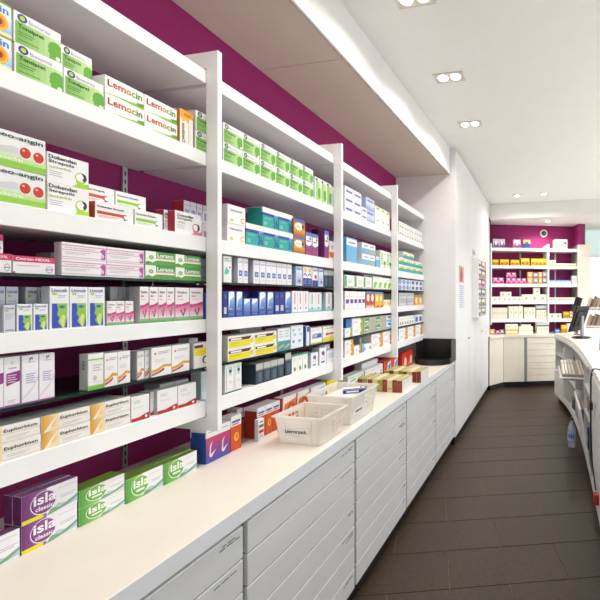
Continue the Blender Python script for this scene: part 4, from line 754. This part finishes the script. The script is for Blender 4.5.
# low cabinets with a curved corner section
P0 = Vector((-.915, YT+.02, 0)); P1 = bp(.204, -.20)
bc = tag(empty('back_cabinet', (P1.x, P1.y, 0), BD), 'low cream cabinet with two doors and a drawer bank under the back shelving', 'cabinet')
def toloc(v): return Matrix.Rotation(-BD, 3, 'Z') @ (v-P1)
l0 = toloc(P0); Lc = 1.52; dpt = .475
MB().prism([(l0.x+.004, l0.y+.02), (.0, .022), (Lc, .022), (Lc, dpt), (-.3, dpt), (l0.x-.12, l0.y+.3)], .085, .855, BEIGE).build('carcass', bc)
MB().prism([(l0.x+.02, l0.y+.06), (.02, .05), (Lc-.01, .05), (Lc-.01, dpt-.02), (-.3, dpt-.02), (l0.x-.1, l0.y+.3)], .001, .084, BLACK).build('plinth', bc)
MB().prism([(l0.x+.004, l0.y), (.01, -.012), (Lc, -.012), (Lc, dpt), (-.3, dpt), (l0.x-.12, l0.y+.3)], .856, .90, CREAM).build('worktop', bc)
e_ = Vector((-l0.x, -l0.y, 0)); ang_ = math.atan2(e_.y, e_.x); Ld = e_.length
Md = Matrix.Translation(l0) @ Matrix.Rotation(ang_, 4, 'Z')
MB().box(.008, .002, .09, Ld-.006, .02, .850, BEIGE, .0015, M=Md).build('door', bc)
t_ = [bpx(q_, -.2)-.204 for q_ in (505, 524.3, 527.2, 553.8)]
MB().box(.002, .002, .09, t_[1], .02, .850, BEIGE, .0015).build('door', bc)
MB().box(t_[1]+.004, .006, .09, t_[2]-.004, .02, .850, GREY).build('filler', bc)
MB().box(t_[1]+.008, -.012, .80, t_[2]-.008, .005, .83, STEEL, .001).build('handle', bc)
t3 = t_[3]+.06
for k in range(7): MB().box(t_[2], .002, .092+k*.1085, t3, .02, .092+k*.1085+.103, BEIGE, .002).build('drawer', bc)
MB().box(t3+.004, .002, .09, Lc-.002, .02, .850, BEIGE, .0015).build('door', bc)
def bcrow(place, key, pL, pR, n, st, h, d, back): brow(place, .90, key, pL, pR, n, st, h, d, back)
p = 'back worktop'
bcrow(p, 'apricot', 489.5, 495, 1, 1, .09, .07, -.10); bcrow(p, 'magenta', 495.5, 500, 1, 1, .07, .07, -.12); bcrow(p, 'ash', 500.3, 504, 1, 1, .08, .06, -.10)
bcrow(p, 'yellowtray', 506, 518, 2, 2, .06, .09, -.13); bcrow('%s, set back' % p, 'creamdot', 505.5, 518, 3, 1, .17, .07, -.02); bcrow(p, 'creamtall', 519, 533, 5, 1, .13, .08, -.08); bcrow('%s, set back' % p, 'creamtall', 521, 531, 3, 1, .16, .07, .01)
bcrow(p, 'displaybox', 537, 549, 1, 1, .195, .12, -.10); bcrow(p, 'blue_small', 555, 560, 1, 1, .08, .06, -.10); bcrow(p, 'mustard', 561.5, 567, 1, 1, .15, .06, -.06); bcrow(p, 'greensquare', 567.5, 574, 1, 1, .17, .08, -.06)
# round wall fixture
wc = tag(empty('wall_speaker', tuple(bp(bpx(543.5, .28), .2795, 2.745))), 'round white wall speaker with dark centre on the purple back wall', 'speaker')
Mw = Matrix.Rotation(BD, 4, 'Z') @ Matrix.Rotation(R(90), 4, 'X')
MB().lathe([(.075, 0), (.075, .02), (.060, .035), (.048, .035), (.046, .022), (.003, .022)], WHITE, Mw, 24).build('housing', wc)
MB().lathe([(.044, .0225), (.036, .034), (.012, .040), (.002, .040)], DARK, Mw, 20).build('cone', wc)
MB().lathe([(.012, .0405), (.008, .044), (.001, .0445)], STEEL, Mw, 12).build('cap', wc)
# ------------------------------------------------------------------ plastic baskets on the worktop
def basket(name, x0, x1, y0, y1, h, label, txt, seed):
    cx, cy = (x0+x1)/2, (y0+y1)/2; w, l = (x1-x0), (y1-y0)
    t = tag(empty(name, (cx, cy, .9005)), label, 'basket', 'frosted plastic baskets on the worktop')
    b = MB(); tp_ = .86; th = .003
    def wall(ax, sgn):
        # lattice wall leaning outwards; a = along, u = up 0..1
        L_ = (w if ax == 'y' else l)/2; O_ = (l if ax == 'y' else w)/2
        def P(a, u, o):
            k = tp_+(1-tp_)*u; q = O_*k*sgn+o*sgn
            return Vector((a*L_*k, q, u*h)) if ax == 'y' else Vector((q, a*L_*k, u*h))
        def cell(a0, u0, a1, u1, o0=-th, o1=0.):
            vs = [P(a, u, o) for o in (o0, o1) for (a, u) in ((a0, u0), (a1, u0), (a1, u1), (a0, u1))]
            b.poly(vs, ((3, 2, 1, 0), (4, 5, 6, 7), (0, 1, 5, 4), (1, 2, 6, 5), (2, 3, 7, 6), (3, 0, 4, 7)), PLASTIC)
        solid = ax == 'y' and sgn < 0
        if solid:
            cell(-1, 0, 1, 1)
            for a in (-.86, -.6, .6, .86): cell(a-.012, .02, a+.012, .9, 0, .002)
        else:
            n = 8; cell(-1, 0, 1, .22); cell(-1, .84, 1, 1); m = 4 if ax == 'x' else 2
            if (sgn > 0) == (ax == 'x'): lo, hi = (-1+2*m/n, 1)
            else: lo, hi = (-1+2*2/n, 1-2*2/n)
            if lo > -1: cell(-1, .22, lo, .84)
            if hi < 1: cell(hi, .22, 1, .84)
            for r0 in (.37, .525, .68): cell(lo, r0, hi, r0+.035)
            a = lo
            while a <= hi+.001:
                e = .022
                for r0, r1 in ((.22, .37), (.405, .525), (.56, .68), (.715, .84)): cell(max(lo, a-e), r0, min(hi, a+e), r1)
                a += 2/n
    for ax in 'xy':
        for sg in (-1, 1): wall(ax, sg)
    b.box(-w/2*tp_, -l/2*tp_, 0, w/2*tp_, l/2*tp_, .003, PLASTIC)
    b.build('crate', t)
    r = MB(); o = .010
    for (a0, c0, a1, c1) in ((-w/2-o, -l/2-o, w/2+o, -l/2), (-w/2-o, l/2, w/2+o, l/2+o), (-w/2-o, -l/2, -w/2, l/2), (w/2, -l/2, w/2+o, l/2)): r.box(a0, c0, h-.007, a1, c1, h, PLASTIC, .001)
    r.build('rim', t)
    return t
b1 = basket('basket', -1.195, -.966, 1.435, 1.640, .128, 'frosted plastic basket with a typed label, cut from the drawers by the worktop edge', 'Leerverpack.', 1)
b1['label'] = 'frosted plastic basket with typed empties label, in front of the taller basket'
b2 = basket('basket', -1.225, -.970, 1.700, 1.985, .150, 'taller frosted plastic basket holding a blue packet, beside the striped booklets', '', 2)
def slip(par, x, y, z, w_, h_, rx, txt, rz=0):
    o = link('paper_label', MB().box(-w_/2, -.0004, 0, w_/2, 0, h_, mat('#f6f4f0', .5, 'card')).mesh('paper_label'), par); o.location = (x, y, z); o.rotation_euler = (rx, 0, rz)
    me = layers_mesh('lettering', [('T', txt, .06, .22, .88, .62, '#26262a')] if txt else [('T', 'l'*(1+k % 2), .14+.11*k, .26, .05+.02*(k % 3), .36+.12*(k % 2), '#26262a') for k in range(7)], w_, h_, 'text', lambda a, c, q: Vector((a-w_/2, -.0004-q, c)))
    link('lettering', me, o)
tl = math.atan((.14*.205/2)/.128)
slip(b1, -.012, -.205/2*(.86+.14*.30)-.0012,   .128*.30, .125, .036, tl, 'Leerverpack.')
slip(b2, .255/2*(.86+.14*.32)+.0016, -.055, .150*.30, .105, .030, math.atan((.14*.255/2)/.150), '', R(90))
cw = tag(MB().box(-.075, -.085, 0, .075, .085, .126, mat('#f0eeec', .45, 'card'), .001).build('carton'), 'white carton filling the taller frosted basket, under the blue packet', 'box'); cw.location = (-1.085, 1.85, .9045)
bx('end_flap', -.07, -.0862, .005, .07, -.0852, .12, mat('#e9e6e4', .5, 'card'), cw)
pk = tag(empty('packet', (-1.045, 1.865, .9045+.1268)), 'small dark blue and white packet lying in the top of the taller basket', 'packet')
pk.rotation_euler = (0, 0, R(32))
MB().box(-.062, -.030, .0, .062, .030, .022, mat('#f0f0f4', .4, 'card'), .001).build('wrapper', pk)
b = MB(); NV = mat('#232a80', .4, 'card')
b.box(-.0625, -.0306, .002, .0625, -.0301, .020, NV); b.box(-.0625, -.030, .0221, .0625, -.012, .0225, NV); b.box(.03, -.012, .0221, .0625, .03, .0225, NV); b.build('print', pk)
MB().box(-.045, -.0311, .007, .02, -.0307, .015, mat('#f0f0f4', .4, 'card')).build('printed_mark', pk); MB().box(.036, -.01, .0226, .056, .018, .0229, mat('#f0f0f4', .4, 'card')).build('printed_mark', pk)
for i, (x, y, z, cc, dd, rz) in enumerate(((-1.10, 1.52, .0045, '#f0eeee', 'white carton lying inside the labelled basket', 20), (-1.05, 1.55, .0375, '#cf4a2c', 'small orange red carton on top inside the labelled basket', 50))):
    o = tag(MB().box(-.04, -.025, 0, .04, .025, .032, mat(cc, .45, 'card'), .001).build('medicine_box'), dd, 'box'); o.location = (x, y, .9+z); o.rotation_euler = (0, 0, R(rz))
    bx('printed_top', -.03, -.018, .0321, .01, .018, .0325, mat('#e8e4e4' if i else '#c8442c', .45), o)
    bx('end_flap', .0401, -.022, .002, .0406, .022, .029, mat(cc, .5, 'card'), o)
# ------------------------------------------------------------------ black tray with an upright back at the end of the worktop
tr = tag(empty('black_tray', (-1.105, 3.505, .9005)), 'black round-fronted tray with a tall back standing against the tall cabinet', 'tray')
def ringpts(r0, a0, a1, n): return [(r0*math.cos(R(a0+(a1-a0)*k/n)), r0*math.sin(R(a0+(a1-a0)*k/n))) for k in range(n+1)]
fr_ = [(x, y*.9) for x, y in ringpts(.185, 180, 360, 16)]
MB().prism(fr_+[(.185, .19), (-.185, .19)], 0, .012, DARK).build('base', tr)
wll = MB(); po = fr_; pi = [(x*.93, y*.93) for x, y in fr_]
for k in range(16):
    wll.prism([po[k], po[k+1], pi[k+1], pi[k]], .0122, .055, DARK)
wll.build('curved_lip', tr)
MB().box(-.185, .001, .0122, -.172, .19, .22, DARK, .002).build('side_wall', tr); MB().box(.172, .001, .0122, .185, .19, .22, DARK, .002).build('side_wall', tr)
MB().box(-.171, .176, .0122, .171, .19, .22, DARK, .002).build('back_wall', tr)

# ------------------------------------------------------------------ staff side of the service counter
IN = [(.13, 5.72), (.20, 5.42), (.275, 5.08), (.325, 4.70), (.350, 4.3), (.362, 3.9), (.365, 3.5), (.362, 3.1), (.355, 2.7), (.348, 2.3), (.340, 1.9), (.33, 1.5), (.33, .9), (.35, .2), (.38, -.5)]
def inx(y):
    for (xa, ya), (xb, yb) in zip(IN, IN[1:]):
        if yb <= y <= ya: return xa+(xb-xa)*(ya-y)/(ya-yb)
    return IN[-1][0] if y < IN[-1][1] else IN[0][0]
ct = tag(empty('service_counter', (.36, 3.5, 0)), 'long curved white service counter with open compartments on the staff side', 'counter')
CW = mat('#dedcd8', .4, 'laminate')
child(MB().prism(IN+[(x+.62, y+.05*(y > 5.6)) for x, y in reversed(IN)], .955, 1.0, CREAM).build('worktop'), ct)
yd = (5.70, 5.20, 4.50, 3.76, 3.30, 2.95, 2.30, 1.60, .90, .20, -.45)
for y in yd:
    child(MB().box(inx(y)+.006, y-.009, .085, inx(y)+.50, y+.009, .954, CW, .001).build('divider'), ct)
for ya, yb in zip(yd, yd[1:]):
    A0 = [(inx(ya-.0095)+.008, ya-.0095), (inx((ya+yb)/2)+.008, (ya+yb)/2), (inx(yb+.0095)+.008, yb+.0095)]; B0 = [(x+.47, y) for x, y in reversed(A0)]
    for z0, z1, nm in ((.085, .105, 'bottom_board'), (.44, .458, 'shelf_board'), (.690, .708, 'shelf_board')):
        child(MB().prism(A0+B0, z0, z1, CW).build(nm), ct)
    child(MB().prism([(x+.472, y) for x, y in A0]+[(x+.49, y) for x, y in reversed(A0)], .085, .954, CW).build('back_board'), ct)
    child(MB().prism([(x+.05, y) for x, y in A0]+[(x+.45, y) for x, y in reversed(A0)], .001, .0845, BLACK).build('plinth'), ct)
# base rail facing the aisle, doors and drawer fronts
def front(nm, ya, yb, z0, z1, m, off=0., th=.016):
    pts = [(inx(ya+(yb-ya)*k/4)-off, ya+(yb-ya)*k/4) for k in range(5)]
    return child(MB().prism([(x-th, y) for x, y in pts]+[(x, y) for x, y in reversed(pts)], z0, z1, m).build(nm), ct)
for ya, yb in zip(yd, yd[1:]): front('base_rail', ya-.001, yb+.001, .085, .16, CW, -.006)
front('door', 2.94, 2.31, .165, .95, CW, -.006); front('door', 2.29, 1.61, .165, .95, CW, -.006); front('door', 1.59, .91, .165, .95, CW, -.006); front('door', .89, .21, .165, .95, CW, -.006); front('door', .19, -.44, .165, .95, CW, -.006); front('door', 5.69, 5.21, .165, .44, CW, -.006)
dr = child(MB().box(-.008, -.56, .0, .008, 0, .52, CW, .001).build('flap_door'), ct); dr.location = (inx(3.53)-.02, 3.53, .165); dr.rotation_euler = (0, R(-9), 0); dr.matrix_parent_inverse = Matrix.Translation(-Vector(ct.location))
for i, (ya, yb) in enumerate(zip(yd[:4], yd[1:5])):
    front('upper_rail', ya-.001, yb+.001, .925, .953, CW, -.006)
# papers and goods inside the compartments
for i, (y, z, hh, cc, lab) in enumerate(((5.45, .7085, .10, '#e9e4d8', 'cream paper stack in the upper compartment nearest the counter end'), (4.85, .7085, .13, '#3a3a3e', 'dark ring binder in the upper compartment beyond the keyboard tray'), (3.53, .7085, .12, '#dcdad4', 'grey paper stack in the upper compartment beyond the black cable'))):
    o = tag(empty('paper_stack' if i != 1 else 'ring_binder', (inx(y)+.05, y, z+.0005)), lab.replace('nearest', 'by'), 'paper' if i != 1 else 'binder')
    if i == 1:
        bx('cover', 0, -.13, 0, .26, .13, hh*.5, mat(cc, .5, 'card'), o, .003); bx('pages', .004, -.126, .008, .2601+.004, .126, hh*.5-.008, PAINT, o)
    else:
        for k in range(5): bx('sheet_bundle', random.random()*.01, -.14+random.random()*.02, k*hh/5, .25, .14-random.random()*.02, (k+1)*hh/5-.002, mat(cc, .6, 'card'), o)
goods = [(4.30, .1055, .06, .10, .16, '#2438a0', 'blue packet standing in the low compartment beyond the water bottle'), (3.68, .4585, .05, .08, .12, '#b43428', 'red packet on the middle shelf under the keyboard tray'), (3.55, .4585, .06, .12, .20, '#4a8fa8', 'teal blue packet on the middle shelf by the cable'), (3.40, .4585, .05, .08, .15, '#d9a07a', 'pink cream packet on the middle shelf by the cable'), (3.66, .1055, .06, .10, .18, '#2a3fae', 'blue packet low in the counter behind the flap door'), (4.9, .1055, .08, .14, .14, '#8c8c94', 'grey box in the low compartment close to the counter end')]
for y, z, dx, dy, hh, cc, lab in goods:
    o = tag(MB().box(-.0, -dy/2, 0, dx, dy/2, hh, mat(cc, .4, 'card'), .002).build('packet'), lab, 'packet'); o.location = (inx(y)+.03, y, z+.0005)
    bx('printed_label', -.0008, -dy*.35, hh*.3, -.0003, dy*.35, hh*.7, mat(mixc(cc, '#ffffff', .6), .45), o)
    bx('end_flap', .004, -dy/2-.0006, .004, dx-.004, -dy/2-.0002, hh-.004, mat(cc, .5, 'card'), o)
# pull-out keyboard tray
kt = tag(empty('keyboard_tray', (.29, 4.125, .74)), 'white pull-out keyboard tray jutting from the counter into the aisle', 'tray')
MB().box(-.152, -.325, -.012, .16, .325, .0, CW, .003).build('tray_board', kt); MB().box(-.152, -.325, -.03, -.140, .325, -.0125, CW, .002).build('front_edge', kt)
for sy in (-.318, .308): MB().box(-.12, sy, -.026, .25, sy+.01, -.0125, STEEL).build('runner', kt)
kb = tag(empty('keyboard', (.295, 4.11, .7405)), 'cream desk keyboard lying tilted on the pull-out tray', 'keyboard')
KC = mat('#968d7e', .5, 'laminate'); KK = mat('#f2ede2', .5, 'card'); KT = Matrix.Rotation(R(5.5), 4, 'X')
MB().prism([(-.27, .0), (.27, .0), (.27, .078), (-.27, .024)], -.135, .135, KC, Matrix(((0, 0, 1, 0), (1, 0, 0, 0), (0, 1, 0, 0), (0, 0, 0, 1)))).build('case', kb)
km = MB().box(-.0105, -.0080, 0, .0105, .0080, .012, KK, .002).mesh('key')
for r_ in range(8):
    for q_ in range(19):
        if r_ == 4 or q_ == 13: continue
        y_ = -.248+q_*.0275; k_ = link('key', km, kb); k_.location = (-.114+r_*.0325, y_, .0512+y_*.1+.0004); k_.rotation_euler = (R(5.7), 0, 0)
# monitors
MBLK = mat('#0d0d0e', .5, 'laminate')
def monitor(loc, rz, tilt, label, w, h):
    t = tag(empty('monitor', loc), label, 'monitor'); t.rotation_euler = (0, 0, rz)
    MB().lathe([(.155, 0), (.155, .008), (.12, .016), (.03, .02)], DARK, Matrix.Scale(.8, 4, (0, 1, 0)), 28).build('foot', t)
    MB().box(-.03, -.005, .018, .03, .03, .30, mat('#9a9da4', .35, 'laminate', .3), .006).build('stand', t)
    Mt = Matrix.Translation((0, -.075, .085)) @ Matrix.Rotation(tilt, 4, 'X')
    MB().box(-w/2, -.022, 0, w/2, .0, h, MBLK, .004, M=Mt).build('housing', t)
    MB().box(-w/2+.05, .0005, h*.2, w/2-.05, .022, h*.8, MBLK, .008, M=Mt).build('rear_cover', t)
    MB().box(-w/2+.015, -.0235, .02, w/2-.015, -.0225, h-.015, mat('#20242c', .12), M=Mt).build('screen', t)
    MB().box(-w/2-.002, -.024, -.002, -w/2+.012, -.0222, h, STEEL, M=Mt).build('bezel', t); MB().box(w/2-.012, -.024, -.002, w/2+.002, -.0222, h, STEEL, M=Mt).build('bezel', t)
    return t
monitor((.47, 5.17, 1.0005), R(-118), R(-19), 'black flat monitor on a grey stand at the far counter end, seen from behind', .42, .36)
lp = tag(empty('laptop', (.80, 3.05, 1.0005), R(-95)), 'black laptop standing open at the picture edge on the counter', 'laptop')
MB().box(-.16, -.22, 0, .16, 0, .018, DARK, .003).build('base', lp); MB().box(-.16, .0, .0, .16, .012, .20, DARK, .003, M=Matrix.Translation((0, .001, .019)) @ Matrix.Rotation(R(-14), 4, 'X')).build('lid', lp)
# customer display on a slim post, leaflet display, tub
dp = tag(empty('customer_display', (.45, 5.60, 1.0005)), 'small black customer display on a slim post behind the monitor', 'display')
MB().lathe([(.05, 0), (.05, .006), (.012, .012), (.010, .012), (.010, .43)], DARK, None, 16).build('post', dp)
MB().box(-.05, -.018, .0, .05, .018, .13, DARK, .004, M=Matrix.Translation((0, 0, .425)) @ Matrix.Rotation(R(-30), 4, 'Z') @ Matrix.Rotation(R(16), 4, 'Y')).build('housing', dp)
ld = tag(empty('leaflet_display', (.64, 5.48, 1.0005)), 'tall wire display with fanned brown leaflets and white post behind the monitor', 'display')
MB().box(-.14, -.12, 0, .26, .12, .012, WHITE, .002).build('base', ld); MB().box(-.115, -.02, .0125, -.085, .02, .66, WHITE, .003).build('post', ld)
for z in (.10, .36): MB().box(-.08, -.03, z, .24, .10, z+.006, PLASTIC).build('tier', ld); MB().box(-.08, -.10, z+.03, .24, -.095, z+.05, PLASTIC).build('front_wire', ld)
for z in (.107, .367):
    for i in range(14):
        cc = random.choice(['#8f7a68', '#a08a78', '#6f5a4c', '#b9a898', '#7d6a60'])
        o = MB().box(-.019, -.002, 0, .019, .002, .17+random.random()*.05, mat(cc, .5, 'card'), M=Matrix.Translation((-.065+i*.0225, -.02+.034*(i % 3), 0)) @ Matrix.Rotation(R(18), 4, 'Y') @ Matrix.Rotation(R(random.uniform(-12, -4)), 4, 'X')).build('leaflet')
        o.location = (.64, 5.48, 1.0005+z+.006)
        tag(o, 'brown fanned leaflet, %s of the %s tier of the wire display' % (ORD[i], 'lower' if z < .2 else 'upper'), 'leaflet', 'leaflets fanned in the wire display')
tb = tag(empty('tub', (.60, 4.02, 1.0005)), 'clear plastic tub with blue and red sweets at the counter picture edge', 'tub')
MB().lathe([(.055, 0), (.062, .16), (.066, .165), (.060, .163), (.053, .004)], PET, None, 24, False).build('tub_wall', tb)
MB().lathe([(.050, .003), (.054, .07), (.03, .08), (.002, .082)], mat('#3f62b8', .4, 'card'), None, 18).build('contents', tb); MB().lathe([(.03, .083), (.034, .10), (.015, .115), (.002, .116)], mat('#c84a4a', .4, 'card'), None, 14).build('contents', tb)
for i, (x, y, rz, lab) in enumerate(((.58, 4.45, 20, 'white sheet of paper lying on the counter before the monitor'), (.56, 3.62, -12, 'pale sheet of paper lying on the counter by the tub'))):
    o = tag(bx('paper_sheet', -.09, -.12, 0, .09, .12, .0015, mat('#f4f4f6', .6, 'card')), lab, 'paper'); o.location = (x, y, 1.0004); o.rotation_euler = (0, 0, R(rz))
    b = MB()
    for k in range(7): b.box(-.07, .09-k*.024, .0016, .06-random.random()*.03, .094-k*.024, .0018, mat('#8f8f98', .6))
    b.build('lettering', o)
# bottle on the floor
bo = tag(empty('water_bottle', (.262, 3.92, .0005)), 'clear water bottle with blue label standing on the floor by the counter', 'bottle')
MB().lathe([(.030, 0), (.040, .006), (.041, .03), (.038, .045), (.041, .06), (.041, .19), (.036, .215), (.018, .255), (.014, .262), (.014, .280)], PET, None, 24).build('bottle_body', bo)
MB().lathe([(.0416, .075), (.0416, .165)], mat('#9fb2dc', .4, 'card'), None, 24, False).build('label', bo)
b = MB()
for k in range(4):
    a0 = R(200+k*26); b.poly([Vector((.0419*math.cos(a0+t), .0419*math.sin(a0+t), z)) for t, z in ((0, .10), (.3, .10), (.3, .14), (0, .14))], [(0, 1, 2, 3)], mat('#3f5aa8', .4))
b.build('label_print', bo)
MB().lathe([(.0175, .281), (.0175, .300), (.014, .303), (.002, .303)], mat('#1c2c60', .4, 'card'), None, 18).build('cap', bo)
# cable hanging from the worktop edge
cb = tag(empty('cable', (.34, 3.0, .95)), 'black cable hanging down the front of the service counter', 'cable')
yy = [(.50, 2.86, 1.0075), (.42, 2.84, 1.012), (.345, 2.80, 1.03), (.322, 2.78, .97), (.320, 2.77, .86), (.319, 2.77, .67), (.321, 2.73, .43), (.326, 2.62, .30), (.328, 2.56, .265)]
pts = []
for i in range(len(yy)-1):
    a, b_ = Vector(yy[i]), Vector(yy[i+1]); p0 = Vector(yy[max(i-1, 0)]); p3 = Vector(yy[min(i+2, len(yy)-1)])
    for k in range(5):
        t = k/5; pts.append(.5*((2*a)+(-p0+b_)*t+(2*p0-5*a+4*b_-p3)*t*t+(-p0+3*a-3*b_+p3)*t**3))
pts.append(Vector(yy[-1]))
child(MB().tube(pts, .006, DARK).build('cord'), cb)
child(MB().box(.310, 2.50, .19, .342, 2.555, .26, mat('#b4281e', .4, 'card'), .006).build('red_plug'), cb)
child(MB().box(.308, 2.74, .74, .332, 2.80, .80, DARK, .006).build('adapter'), cb)
label_all()
